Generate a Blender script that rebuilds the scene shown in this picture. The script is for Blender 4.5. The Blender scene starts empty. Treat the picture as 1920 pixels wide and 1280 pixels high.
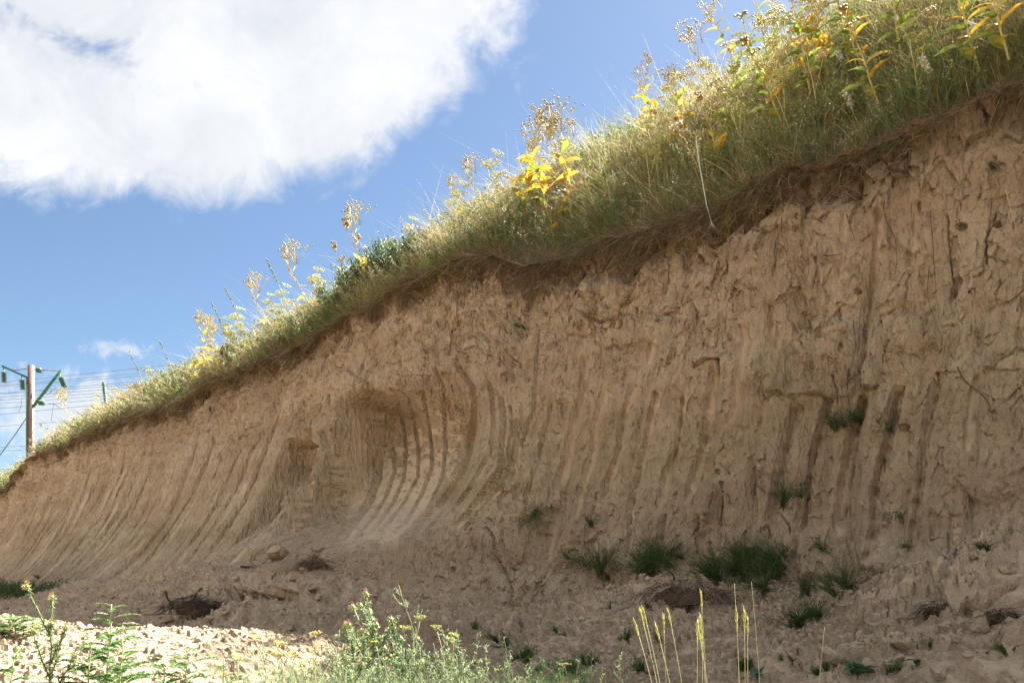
import bpy, math, random
import numpy as np
from mathutils import Vector, Matrix, Quaternion
from mathutils.bvhtree import BVHTree

R = math.radians
rng = np.random.default_rng(7)
random.seed(7)
SC = bpy.context.scene
COL = SC.collection

# ------------------------------------------------------------------ camera
FPX, HY, ZC = 28.0 / 36.0 * 1920.0, 1100.0, 1.2      # focal length in photo pixels, horizon row, eye height
cam_d = bpy.data.cameras.new('camera')
cam_d.lens = 28.0
cam_d.sensor_width = 36.0
cam_d.shift_y = (HY - 640.0) / 1920.0
cam_d.clip_start = 0.05
cam_d.clip_end = 5000.0
cam = bpy.data.objects.new('camera', cam_d)
cam.location = (0, 0, ZC)
cam.rotation_euler = (R(90), 0, 0)
COL.objects.link(cam)
SC.camera = cam

# ------------------------------------------------------------------ sun, sky, exposure
SUN_EL, SUN_AZ = 49.0, 38.0           # azimuth in degrees clockwise from the view direction (+Y)
sun_dir = Vector((math.sin(R(SUN_AZ)) * math.cos(R(SUN_EL)), math.cos(R(SUN_AZ)) * math.cos(R(SUN_EL)), math.sin(R(SUN_EL))))
sd = bpy.data.lights.new('sun', 'SUN')
sd.energy = 5.0
sd.angle = R(0.53)
sd.color = (1.0, 0.955, 0.88)
sun = bpy.data.objects.new('sun', sd)
sun.rotation_euler = sun_dir.to_track_quat('Z', 'Y').to_euler()
sun.location = (0, 0, 30)
COL.objects.link(sun)
SC.view_settings.view_transform = 'Standard'
SC.view_settings.look = 'None'
SC.view_settings.gamma = 1.0
SC.view_settings.use_curve_mapping = False
SC.view_settings.exposure = 2.92

world = bpy.data.worlds.new('World')
SC.world = world
world.use_nodes = True


class NT:
    """small helper around a node tree"""
    def __init__(self, tree):
        self.t = tree
        self.n = tree.nodes
        self.l = tree.links

    def node(self, kind, **kw):
        nd = self.n.new(kind)
        for k, v in kw.items():
            if k.startswith('_'):
                setattr(nd, k[1:], v)
        for k, v in kw.items():
            if not k.startswith('_'):
                key = int(k[1:]) if (k[0] == 'i' and k[1:].isdigit()) else k.replace('__', ' ')
                self.put(nd.inputs[key], v)
        return nd

    def put(self, sock, v):
        if isinstance(v, bpy.types.NodeSocket):
            self.l.new(v, sock)
        elif isinstance(v, (tuple, list)) and len(v) == 3 and sock.type == 'RGBA':
            sock.default_value = (*v, 1)
        else:
            sock.default_value = v

    def math(self, op, a, b=None, c=None, clamp=False):
        nd = self.n.new('ShaderNodeMath')
        nd.operation = op
        nd.use_clamp = clamp
        self.put(nd.inputs[0], a)
        if b is not None: self.put(nd.inputs[1], b)
        if c is not None: self.put(nd.inputs[2], c)
        return nd.outputs[0]

    def sstep(self, v, a, b):
        nd = self.n.new('ShaderNodeMapRange')
        nd.interpolation_type = 'SMOOTHSTEP'
        self.put(nd.inputs[0], v)
        nd.inputs[1].default_value = a
        nd.inputs[2].default_value = b
        return nd.outputs[0]

    def mix(self, f, a, b, mode='MIX'):
        nd = self.n.new('ShaderNodeMix')
        nd.data_type = 'RGBA'
        nd.blend_type = mode
        self.put(nd.inputs[0], f)
        self.put(nd.inputs[6], a)
        self.put(nd.inputs[7], b)
        return nd.outputs[2]


def build_world():
    N = NT(world.node_tree)
    N.n.clear()
    sky = N.node('ShaderNodeTexSky', _sky_type='NISHITA')
    sky.sun_disc = False
    sky.sun_elevation = R(SUN_EL)
    sky.sun_rotation = R(SUN_AZ)
    sky.altitude = 600
    sky.air_density = 1.0
    sky.dust_density = 0.6
    sky.ozone_density = 3.0
    tc = N.node('ShaderNodeTexCoord')
    dirv = tc.outputs['Generated']
    sep = N.node('ShaderNodeSeparateXYZ', i0=dirv)
    x, y, z = sep.outputs
    ym = N.math('MAXIMUM', y, 0.02)
    u = N.math('DIVIDE', x, ym)
    w = N.math('DIVIDE', z, ym)
    cv = N.node('ShaderNodeCombineXYZ', i0=u, i1=w, i2=0.0).outputs[0]
    n1 = N.node('ShaderNodeTexNoise', Vector=cv, Scale=4.2, Detail=10.0, Roughness=0.62, Distortion=0.35).outputs[0]
    n2 = N.node('ShaderNodeTexNoise', Vector=cv, Scale=1.9, Detail=4.0, Roughness=0.55, Distortion=0.2).outputs[0]
    n3 = N.node('ShaderNodeTexNoise', Vector=cv, Scale=13.0, Detail=8.0, Roughness=0.65, Distortion=0.8).outputs[0]
    nn = N.math('ADD', N.math('MULTIPLY', N.math('SUBTRACT', n1, 0.5), 0.80), N.math('MULTIPLY', N.math('SUBTRACT', n3, 0.5), 0.60))

    n5 = N.node('ShaderNodeTexNoise', Vector=cv, Scale=38.0, Detail=7.0, Roughness=0.62, Distortion=0.6).outputs[0]
    ns = N.math('ADD', nn, N.math('MULTIPLY', N.math('SUBTRACT', n5, 0.5), 1.6))

    def ell(px, py, rx, ry, rot=0.0):
        cu, cw = (px - 960) / FPX, (HY - py) / FPX
        a, b = N.math('SUBTRACT', u, cu), N.math('SUBTRACT', w, cw)
        if rot:
            c, s = math.cos(R(rot)), math.sin(R(rot))
            a, b = N.math('ADD', N.math('MULTIPLY', a, c), N.math('MULTIPLY', b, s)), N.math('SUBTRACT', N.math('MULTIPLY', b, c), N.math('MULTIPLY', a, s))
        a = N.math('DIVIDE', a, rx / FPX)
        b = N.math('DIVIDE', b, ry / FPX)
        rr = N.math('SQRT', N.math('ADD', N.math('MULTIPLY', a, a), N.math('MULTIPLY', b, b)))
        return N.math('SUBTRACT', 1.0, rr)

    big = N.math('ADD', ell(300, -5, 690, 405), N.math('MULTIPLY', nn, 0.62))
    hole = N.sstep(N.math('ADD', ell(95, 62, 200, 44, -22), N.math('MULTIPLY', nn, 6.0)), -0.25, 1.1)
    d1 = N.math('SUBTRACT', N.sstep(big, -0.02, 0.19), N.math('MULTIPLY', hole, 0.85), clamp=True)
    sm1 = N.sstep(N.math('ADD', ell(215, 657, 74, 15), N.math('MULTIPLY', ns, 2.6)), 0.0, 1.1)
    low = N.sstep(N.math('ADD', ell(95, 775, 190, 100), N.math('MULTIPLY', ns, 1.1)), 0.0, 0.75)
    sm2 = N.sstep(N.math('ADD', ell(42, 685, 18, 15), N.math('MULTIPLY', ns, 1.6)), 0.0, 0.9)
    dd = N.math('MAXIMUM', N.math('MAXIMUM', d1, N.math('MULTIPLY', sm1, 0.5)), N.math('MAXIMUM', N.math('MULTIPLY', low, 0.75), N.math('MULTIPLY', sm2, 0.5)))
    dd = N.math('MULTIPLY', dd, N.sstep(y, 0.03, 0.25), clamp=True)
    # unseen cloud added overhead and behind the camera, thickened to brighten the shaded bank
    zz = N.math('ADD', N.math('MAXIMUM', z, 0.0), 0.18)
    pv = N.node('ShaderNodeCombineXYZ', i0=N.math('DIVIDE', x, zz), i1=N.math('DIVIDE', y, zz), i2=0.0).outputs[0]
    g = N.node('ShaderNodeTexNoise', Vector=pv, Scale=0.75, Detail=8.0, Roughness=0.55, Distortion=0.3).outputs[0]
    gm = N.math('MULTIPLY', N.sstep(g, 0.35, 0.47), N.sstep(z, -0.02, 0.12))
    w0 = N.sstep(w, 0.86, 1.25)
    off = N.math('MAXIMUM', N.math('SUBTRACT', 1.0, N.sstep(y, -0.05, 0.20)), w0)
    dd = N.math('MAXIMUM', dd, N.math('MULTIPLY', gm, off), clamp=True)
    n4 = N.node('ShaderNodeTexNoise', Vector=N.node('ShaderNodeVectorMath', _operation='ADD', i0=cv, i1=(3.1, 1.7, 0.0)).outputs[0], Scale=7.0, Detail=9.0, Roughness=0.66, Distortion=0.5).outputs[0]
    shade = N.math('ADD', N.math('MULTIPLY', N.math('SUBTRACT', n2, 0.5), 2.2), N.math('MULTIPLY', N.math('SUBTRACT', n4, 0.5), 1.9))
    shade = N.math('ADD', 0.70, shade, clamp=True)
    ccol = N.mix(shade, (0.097, 0.102, 0.112), (0.134, 0.136, 0.139))
    skyc = N.mix(1.0, sky.outputs[0], (0.0217, 0.0220, 0.0212), 'MULTIPLY')
    col = N.mix(dd, skyc, ccol)
    bg = N.node('ShaderNodeBackground', Color=col, Strength=1.0)
    out = N.node('ShaderNodeOutputWorld')
    N.l.new(bg.outputs[0], out.inputs[0])


build_world()

# ------------------------------------------------------------------ numeric helpers


def to_px(P):
    Y = np.maximum(P[..., 1], 0.3)
    return 960 + FPX * P[..., 0] / Y, HY - FPX * (P[..., 2] - ZC) / Y


def sstep(x, a, b):
    t = np.clip((x - a) / (b - a), 0, 1)
    return t * t * (3 - 2 * t)


def hsh(ix, iy, iz=0, seed=0):
    h = (ix.astype(np.int64) * 374761393 + iy.astype(np.int64) * 668265263 + np.asarray(iz).astype(np.int64) * 2246822519 + seed * 3266489917) & 0xFFFFFFFF
    h = ((h ^ (h >> 13)) * 1274126177) & 0xFFFFFFFF
    h = ((h ^ (h >> 15)) * 2246822519) & 0xFFFFFFFF
    return ((h ^ (h >> 16)) & 0xFFFFFF) / float(0xFFFFFF)


def vnoise(x, y, seed=0):
    ix, iy = np.floor(x), np.floor(y)
    fx, fy = x - ix, y - iy
    fx, fy = fx * fx * (3 - 2 * fx), fy * fy * (3 - 2 * fy)
    a, b = hsh(ix, iy, 0, seed), hsh(ix + 1, iy, 0, seed)
    c, d = hsh(ix, iy + 1, 0, seed), hsh(ix + 1, iy + 1, 0, seed)
    return (a * (1 - fx) + b * fx) * (1 - fy) + (c * (1 - fx) + d * fx) * fy * 1.0


def fbm(x, y, octs=4, seed=0, gain=0.5):
    v, a, tot = 0, 1.0, 0
    for k in range(octs):
        v = v + a * (vnoise(x * 2 ** k + 17.3 * k, y * 2 ** k + 9.1 * k, seed + k) - 0.5)
        tot += a
        a *= gain
    return v / tot * 2


def chips(x, y, seed=0, tilt=1.0):
    """every cell of a jittered grid is a tilted chip with its own height: broken earth. Returns (height, edge distance)"""
    ix, iy = np.floor(x), np.floor(y)
    best = np.full(x.shape, 9.0); sec = np.full(x.shape, 9.0)
    hgt = np.zeros(x.shape)
    for dx in (-1, 0, 1):
        for dy in (-1, 0, 1):
            cx, cy = ix + dx, iy + dy
            jx = cx + 0.5 + 0.9 * (hsh(cx, cy, 1, seed) - 0.5)
            jy = cy + 0.5 + 0.9 * (hsh(cx, cy, 2, seed) - 0.5)
            ddx, ddy = x - jx, y - jy
            d = ddx * ddx + ddy * ddy
            h = hsh(cx, cy, 3, seed) - 0.5 + tilt * (ddx * (hsh(cx, cy, 4, seed) - 0.5) + ddy * (hsh(cx, cy, 5, seed) - 0.5))
            m = d < best
            sec = np.where(m, best, np.minimum(sec, d))
            hgt = np.where(m, h, hgt)
            best = np.where(m, d, best)
    return hgt, np.sqrt(sec) - np.sqrt(best)


def seg_dist(px, py, pts):
    """distance in photo pixels to a polyline, and the position along it (0..1), side sign"""
    best = np.full(px.shape, 1e9); tt = np.zeros(px.shape)
    L = [math.hypot(pts[i + 1][0] - pts[i][0], pts[i + 1][1] - pts[i][1]) for i in range(len(pts) - 1)]
    tot, acc = sum(L), 0
    for i in range(len(pts) - 1):
        (x0, y0), (x1, y1) = pts[i], pts[i + 1]
        dx, dy = x1 - x0, y1 - y0
        t = np.clip(((px - x0) * dx + (py - y0) * dy) / (dx * dx + dy * dy), 0, 1)
        d = np.hypot(px - x0 - t * dx, py - y0 - t * dy)
        m = d < best
        best = np.where(m, d, best)
        tt = np.where(m, (acc + t * L[i]) / tot, tt)
        acc += L[i]
    return best, tt


# ------------------------------------------------------------------ materials
MATS = {}


def new_mat(name):
    m = bpy.data.materials.new(name)
    m.use_nodes = True
    m.node_tree.nodes.clear()
    MATS[name] = m
    return m, NT(m.node_tree)


def soil_material(name, rubble=0.0):
    m, N = new_mat(name)
    geo = N.node('ShaderNodeNewGeometry')
    pos = geo.outputs['Position']
    a_s = N.node('ShaderNodeAttribute', _attribute_name='smoothed').outputs['Fac']
    a_d = N.node('ShaderNodeAttribute', _attribute_name='topsoil').outputs['Fac']
    a_l = N.node('ShaderNodeAttribute', _attribute_name='loose').outputs['Fac']
    n_big = N.node('ShaderNodeTexNoise', Vector=pos, Scale=0.9, Detail=5.0, Roughness=0.6).outputs[0]
    n_mid = N.node('ShaderNodeTexNoise', Vector=pos, Scale=7.0, Detail=6.0, Roughness=0.65).outputs[0]
    n_fin = N.node('ShaderNodeTexNoise', Vector=pos, Scale=60.0, Detail=5.0, Roughness=0.7).outputs[0]
    vor = N.node('ShaderNodeTexVoronoi', Vector=pos, Scale=26.0, Randomness=1.0)
    mp = N.node('ShaderNodeMapping', Vector=pos, Scale=(1.0, 1.0, 0.35)).outputs[0]
    warp = N.node('ShaderNodeTexNoise', Vector=pos, Scale=9.0, Detail=3.0).outputs['Color']
    wv = N.node('ShaderNodeVectorMath', _operation='MULTIPLY_ADD', i0=warp, i1=(0.04, 0.04, 0.04), i2=mp).outputs[0]
    v2 = N.node('ShaderNodeTexVoronoi', Vector=wv, Scale=17.0, _feature='F1')
    v3 = N.node('ShaderNodeTexVoronoi', Vector=wv, Scale=46.0, _feature='F1')
    base = N.mix(N.sstep(n_big, 0.3, 0.7), (0.412, 0.322, 0.216), (0.488, 0.394, 0.280))
    base = N.mix(N.math('MULTIPLY', N.sstep(n_mid, 0.46, 0.70), 0.75), base, (0.29, 0.203, 0.120))
    base = N.mix(N.math('MULTIPLY', N.sstep(N.node('ShaderNodeSeparateColor', i0=v2.outputs['Color']).outputs[0], 0.1, 0.95), 0.32), base, (0.43, 0.325, 0.23))
    base = N.mix(N.math('MULTIPLY', N.sstep(n_fin, 0.5, 0.72), 0.5), base, (0.22, 0.15, 0.095))
    strat = N.node('ShaderNodeTexNoise', Vector=N.node('ShaderNodeMapping', Vector=pos, Scale=(0.22, 0.22, 1.9)).outputs[0], Scale=1.0, Detail=4.0, Roughness=0.6).outputs[0]
    stain = N.node('ShaderNodeTexNoise', Vector=N.node('ShaderNodeMapping', Vector=pos, Scale=(3.2, 3.2, 0.35)).outputs[0], Scale=1.0, Detail=5.0, Roughness=0.6).outputs[0]
    base = N.mix(N.math('MULTIPLY', N.sstep(strat, 0.42, 0.64), 0.55), base, (0.30, 0.212, 0.130))
    base = N.mix(N.math('MULTIPLY', N.sstep(stain, 0.52, 0.70), 0.50), base, (0.26, 0.185, 0.120))
    base = N.mix(N.math('MULTIPLY', N.sstep(stain, 0.46, 0.28), 0.30), base, (0.52, 0.42, 0.31))
    base = N.mix(N.math("MULTIPLY", a_s, 0.50), base, (0.375, 0.295, 0.212))
    base = N.mix(N.math('MULTIPLY', a_l, 0.70), base, (0.45, 0.352, 0.262))
    base = N.mix(N.math('MULTIPLY', a_d, 0.85), base, N.mix(n_mid, (0.095, 0.062, 0.036), (0.20, 0.135, 0.082)))
    hts = N.math('ADD', N.math('MULTIPLY', v2.outputs['Distance'], 1.0), N.math('MULTIPLY', v3.outputs['Distance'], 0.45))
    hts = N.math('ADD', hts, N.math('MULTIPLY', n_mid, 1.1))
    hts = N.math('ADD', hts, N.math('MULTIPLY', n_fin, 0.5))
    rough_part = N.math('SUBTRACT', N.math('SUBTRACT', 1.0, N.math('MULTIPLY', a_s, 0.78)), N.math('MULTIPLY', a_l, 0.40), clamp=True)
    bmp = N.node('ShaderNodeBump', Strength=N.math('MULTIPLY', rough_part, 1.0), Distance=0.048, Height=hts)
    bmp2 = N.node('ShaderNodeBump', Strength=0.35, Distance=0.006, Height=n_fin, Normal=bmp.outputs[0])
    bs = N.node('ShaderNodeBsdfPrincipled', Base__Color=base, Roughness=0.95, Normal=bmp2.outputs[0])
    bs.inputs['Specular IOR Level'].default_value = 0.15
    out = N.node('ShaderNodeOutputMaterial')
    N.l.new(bs.outputs[0], out.inputs[0])
    return m


SOIL = soil_material('loess_soil')


def grid_object(name, P, mat, attrs=None, flat=False):
    """a mesh object from an n x m array of points"""
    n, m = P.shape[:2]
    me = bpy.data.meshes.new(name)
    idx = np.arange(n * m).reshape(n, m)
    q = np.stack([idx[:-1, :-1], idx[:-1, 1:], idx[1:, 1:], idx[1:, :-1]], -1).reshape(-1, 4)
    me.vertices.add(n * m)
    me.vertices.foreach_set('co', P.reshape(-1).astype(np.float32))
    me.loops.add(q.size)
    me.loops.foreach_set('vertex_index', q.reshape(-1).astype(np.int32))
    me.polygons.add(len(q))
    me.polygons.foreach_set('loop_start', np.arange(0, q.size, 4, dtype=np.int32))
    me.polygons.foreach_set('loop_total', np.full(len(q), 4, dtype=np.int32))
    me.polygons.foreach_set('use_smooth', np.full(len(q), not flat))
    me.update(calc_edges=True)
    for k, v in (attrs or {}).items():
        at = me.attributes.new(k, 'FLOAT', 'POINT')
        at.data.foreach_set('value', v.reshape(-1).astype(np.float32))
    me.materials.append(mat)
    ob = bpy.data.objects.new(name, me)
    COL.objects.link(ob)
    return ob


# ------------------------------------------------------------------ the earth bank
WC = 9.04                                   # the bank's line in plan: X + Y = WC
DX, DY = -math.sqrt(.5), math.sqrt(.5)      # along it, away from the camera
NX, NY = -math.sqrt(.5), -math.sqrt(.5)     # out of it, towards the open ground
PX0, PY0 = WC - 5.5, 5.5


def s_of_px(px):
    u = (px - 960) / FPX
    return (WC / (1 + u) - PY0) / DY


def tab(pxs, vals, s):
    """interpolate a table keyed by photo column along the bank"""
    ss = s_of_px(np.array(pxs, float))
    o = np.argsort(ss)
    return np.interp(s, ss[o], np.array(vals, float)[o])


def wall_Y(s):
    return PY0 + s * DY


RIMX = [0, 40, 80, 170, 330, 430, 540, 640, 720, 820, 900, 1000, 1080, 1200, 1290, 1400, 1500, 1600, 1700, 1800, 1920]
RIMY = [925, 885, 850, 812, 758, 703, 652, 602, 562, 512, 494, 492, 478, 446, 408, 364, 326, 296, 266, 214, 168]


def rim_z(s):
    zz = [ZC + (HY - y) / FPX * (WC / (1 + (x - 960) / FPX)) for x, y in zip(RIMX, RIMY)]
    return tab(RIMX, zz, s) + .13 * fbm(s * 2.3, s * 0 + 4, 4, 43)


FLX = [0, 400, 560, 640, 800, 900, 1000, 1100, 1250, 1500, 1920]
FLV = [1.7, 1.6, 1.35, 1.6, 1.75, 1.6, 1.3, .9, .72, .62, .62]
TOEX = [0, 200, 400, 560, 640, 800, 900, 1000, 1100, 1180, 1300, 1420, 1500, 1600, 1700, 1800, 1920]
TOEY = [1104, 1100, 1084, 1040, 1060, 1062, 1080, 1110, 1142, 1125, 1088, 1070, 1085, 1108, 1092, 1040, 965]


def flare(s):
    return tab(FLX, FLV, s)


def toe_z(s):
    zz = []
    for x, y in zip(TOEX, TOEY):
        Y = WC / (1 + (x - 960) / FPX) - .7071 * np.interp(x, FLX, FLV)
        zz.append(ZC + (HY - y) / FPX * Y)
    return tab(TOEX, zz, s)


def rim_wob(s):
    return 0.16 * fbm(s * 0.7, s * 0 + 3.3, 3, 41) + .09 * fbm(s * 3.1, s * 0 + 1.3, 3, 42)


def ground_z(X, Y):
    z = 0.70 + 0.07 * fbm(X * 0.35, Y * 0.35, 3, 5) + 0.05 * fbm(X * 1.5, Y * 1.5, 3, 6)
    # the sunlit spoil mound in front on the left
    z = z + 0.27 * np.exp(-((X + 3.2) / 1.75) ** 2 - ((Y - 4.75) / 1.0) ** 2)
    z = z + 0.10 * np.exp(-((X + 1.3) / 0.7) ** 2 - ((Y - 4.9) / 0.8) ** 2)
    # low swell in the middle
    z = z + 0.16 * np.exp(-((X + 0.9) / 1.6) ** 2 - ((Y - 6.9) / 1.0) ** 2)
    z = z - 0.10 * np.exp(-((X + 3.2) / 1.5) ** 2 - ((Y - 7.4) / 0.8) ** 2)
    far = sstep(np.hypot(X, Y - 5), 25, 90)
    return z * (1 - far) + far * (0.2)


GROOVES = [  # polyline in photo pixels, half width px, depth m
    ([(1096, 655), (1092, 730), (1070, 800), (1060, 860), (1030, 950)], 6, .05),
    ([(1137, 720), (1115, 790), (1112, 840), (1085, 930), (1075, 980)], 6, .045),
    ([(1188, 715), (1168, 780), (1162, 840), (1140, 900), (1130, 945)], 6, .05),
    ([(1227, 630), (1213, 685)], 5, .03),
    ([(1235, 725), (1217, 790), (1212, 830), (1190, 910), (1180, 960), (1175, 1010)], 6.5, .05),
    ([(1290, 700), (1277, 750), (1268, 830), (1245, 890), (1233, 960)], 6, .045),
    ([(1338, 685), (1325, 760), (1320, 830), (1300, 890), (1285, 940)], 6.5, .06),
    ([(1388, 600), (1395, 640), (1380, 700), (1378, 760), (1365, 800)], 6, .035),
    ([(1442, 570), (1435, 640)], 5, .03), ([(1458, 600), (1452, 655)], 5, .03),
    ([(1495, 755), (1470, 845), (1456, 909), (1441, 985)], 9, .085),
    ([(1555, 745), (1521, 858), (1510, 920), (1501, 1003)], 7.5, .075),
    ([(1619, 735), (1594, 830), (1577, 920), (1569, 999)], 8.5, .08),
    ([(1687, 720), (1664, 824), (1639, 920), (1639, 993), (1620, 1060)], 8, .075),
    ([(1757, 706), (1738, 785), (1729, 853), (1715, 976), (1700, 1050)], 8, .06),
    ([(1836, 695), (1822, 740), (1810, 850)], 7, .03),
    ([(1790, 960), (1786, 1066)], 8, .03),
    ([(1583, 385), (1582, 441), (1572, 530)], 5.5, .03),
    ([(1652, 372), (1645, 441), (1637, 500), (1626, 590)], 6.5, .04),
    ([(1718, 375), (1714, 447), (1704, 505)], 7, .045),
    ([(1920, 560), (1908, 640)], 5, .03),
    ([(1008, 620), (1000, 760), (972, 850), (958, 900)], 3.2, .05),
    ([(1030, 750), (1015, 830), (985, 930), (975, 1010)], 3.2, .05),
    ([(1050, 930), (1030, 1000), (1020, 1060)], 7, .06),
    ([(1180, 985), (1170, 1050)], 6, .05), ([(1240, 960), (1232, 1020)], 6, .05),
    # bucket scoop
    ([(691, 748), (706, 804), (710, 850), (708, 896), (691, 942), (658, 984), (632, 1017)], 7, .09),
    ([(737, 833), (739, 883), (724, 929), (701, 968), (655, 1020)], 2.6, .06),
    ([(744, 745), (757, 804), (761, 843), (757, 896), (737, 942), (698, 994)], 2.6, .065),
    ([(763, 732), (776, 788), (785, 843), (783, 893), (757, 942), (714, 998)], 2.6, .065),
    ([(791, 735), (803, 784), (810, 837), (809, 876), (790, 929), (750, 994)], 2.6, .065),
    ([(814, 686), (832, 730), (832, 742), (834, 804), (835, 843), (829, 896), (803, 952), (790, 975)], 2.6, .065),
    ([(840, 748), (849, 790)], 3.5, .04),
    ([(855, 679), (885, 725), (889, 765), (884, 824), (875, 863), (862, 895), (822, 948), (770, 1011)], 6, .07),
    ([(908, 690), (922, 740), (926, 800), (916, 850), (880, 915), (830, 980)], 4, .045),
    ([(934, 725), (942, 765), (943, 797), (937, 876), (890, 945), (850, 990)], 5, .06),
    ([(957, 760), (958, 810), (948, 863), (922, 919), (876, 968), (828, 1030)], 2.6, .035),
    ([(967, 760), (967, 810), (957, 860), (932, 916), (888, 966), (840, 1035)], 2.6, .035),
    ([(977, 740), (976, 800), (966, 858), (942, 912), (900, 962), (855, 1040)], 2.6, .03),
    ([(575, 845), (577, 883), (569, 935), (560, 975), (545, 1005)], 6, .06),
    ([(599, 801), (612, 837), (623, 857), (628, 893), (625, 935), (609, 1011)], 6, .06),
    ([(650, 880), (655, 900), (650, 925)], 3, .03),
]
CRACKS = [  # polyline, half width px, depth m
    ([(925, 1040), (940, 1066), (955, 1092), (968, 1125)], 2.6, .10),
    ([(840, 600), (846, 640), (838, 668)], 2.0, .05),
    ([(1090, 585), (1125, 604), (1150, 600), (1180, 568), (1192, 520)], 3.0, .07),
    ([(1295, 690), (1320, 672), (1340, 670), (1340, 700)], 3.0, .07),
    ([(1350, 900), (1352, 950), (1348, 985)], 3.5, .10),
    ([(1560, 700), (1570, 745), (1571, 760)], 1.8, .04),
    ([(1870, 395), (1848, 450), (1850, 500)], 2.4, .05),
    ([(600, 590), (612, 640), (604, 700)], 1.6, .04),
    ([(700, 725), (690, 745), (692, 790)], 3.0, .06),
    ([(1775, 395), (1778, 430), (1783, 500), (1790, 560)], 1.8, .04),
    ([(556, 855), (572, 836), (600, 836)], 3.5, .07),
    ([(650, 690), (690, 722), (705, 738)], 3.0, .05),
    ([(1420, 1000), (1436, 985), (1445, 1010)], 2.5, .06),
    ([(1030, 1040), (1022, 1080), (1000, 1110)], 2.2, .05),
    ([(905, 985), (925, 1010), (918, 1050)], 2.4, .07),
]
LEDGES = [  # overhang: polyline (lower edge), reach upwards px, amplitude m
    ([(640, 700), (690, 732), (760, 738), (800, 742)], 60, .10),
    ([(720, 678), (780, 655), (860, 660), (930, 690)], 55, .07),
    ([(1075, 590), (1130, 606), (1180, 575), (1200, 560)], 60, .12),
    ([(1285, 690), (1340, 672)], 45, .06),
    ([(1380, 700), (1430, 735), (1495, 750), (1560, 742), (1650, 722), (1760, 704), (1860, 690)], 130, .10),
    ([(550, 850), (600, 835)], 40, .05),
    ([(1640, 470), (1760, 480)], 60, .05),
]
LUMPS = [  # px, py, rx, ry, out m
    (641, 880, 15, 120, .13), (545, 900, 14, 90, .08), (575, 1085, 95, 36, .30), (500, 1100, 50, 24, .18), (1840, 1100, 90, 60, .16),
    (1330, 935, 24, 46, .17), (1318, 985, 26, 22, .05), (1130, 560, 60, 42, .10), (1545, 640, 60, 50, .07), (1235, 620, 30, 40, .06),
    (1440, 860, 40, 40, .05), (1345, 680, 22, 22, .05), (590, 700, 60, 40, .05), (1010, 930, 35, 70, .10), (975, 1000, 30, 60, .10),
    (1650, 1040, 50, 40, .08), (1540, 1050, 45, 35, .06), (1720, 620, 60, 40, .05), (1000, 1110, 55, 40, .05),
    (1400, 1010, 40, 30, .05), (1803, 424, 11, 8, -.07), (1870, 421, 9, 7, -.08), (1692, 800, 11, 8, -.06), (1605, 545, 9, 7, -.06), (1344, 884, 8, 6, -.05), (745, 600, 6, 9, -.08), (1255, 745, 20, 26, -.05), (1560, 470, 26, 30, .05), (1180, 620, 26, 36, .07), (950, 640, 30, 44, .05), (905, 1000, 24, 26, .08), (1130, 1050, 30, 40, .06), (1090, 1080, 40, 50, .05), (1850, 860, 70, 90, .06),
]


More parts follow.
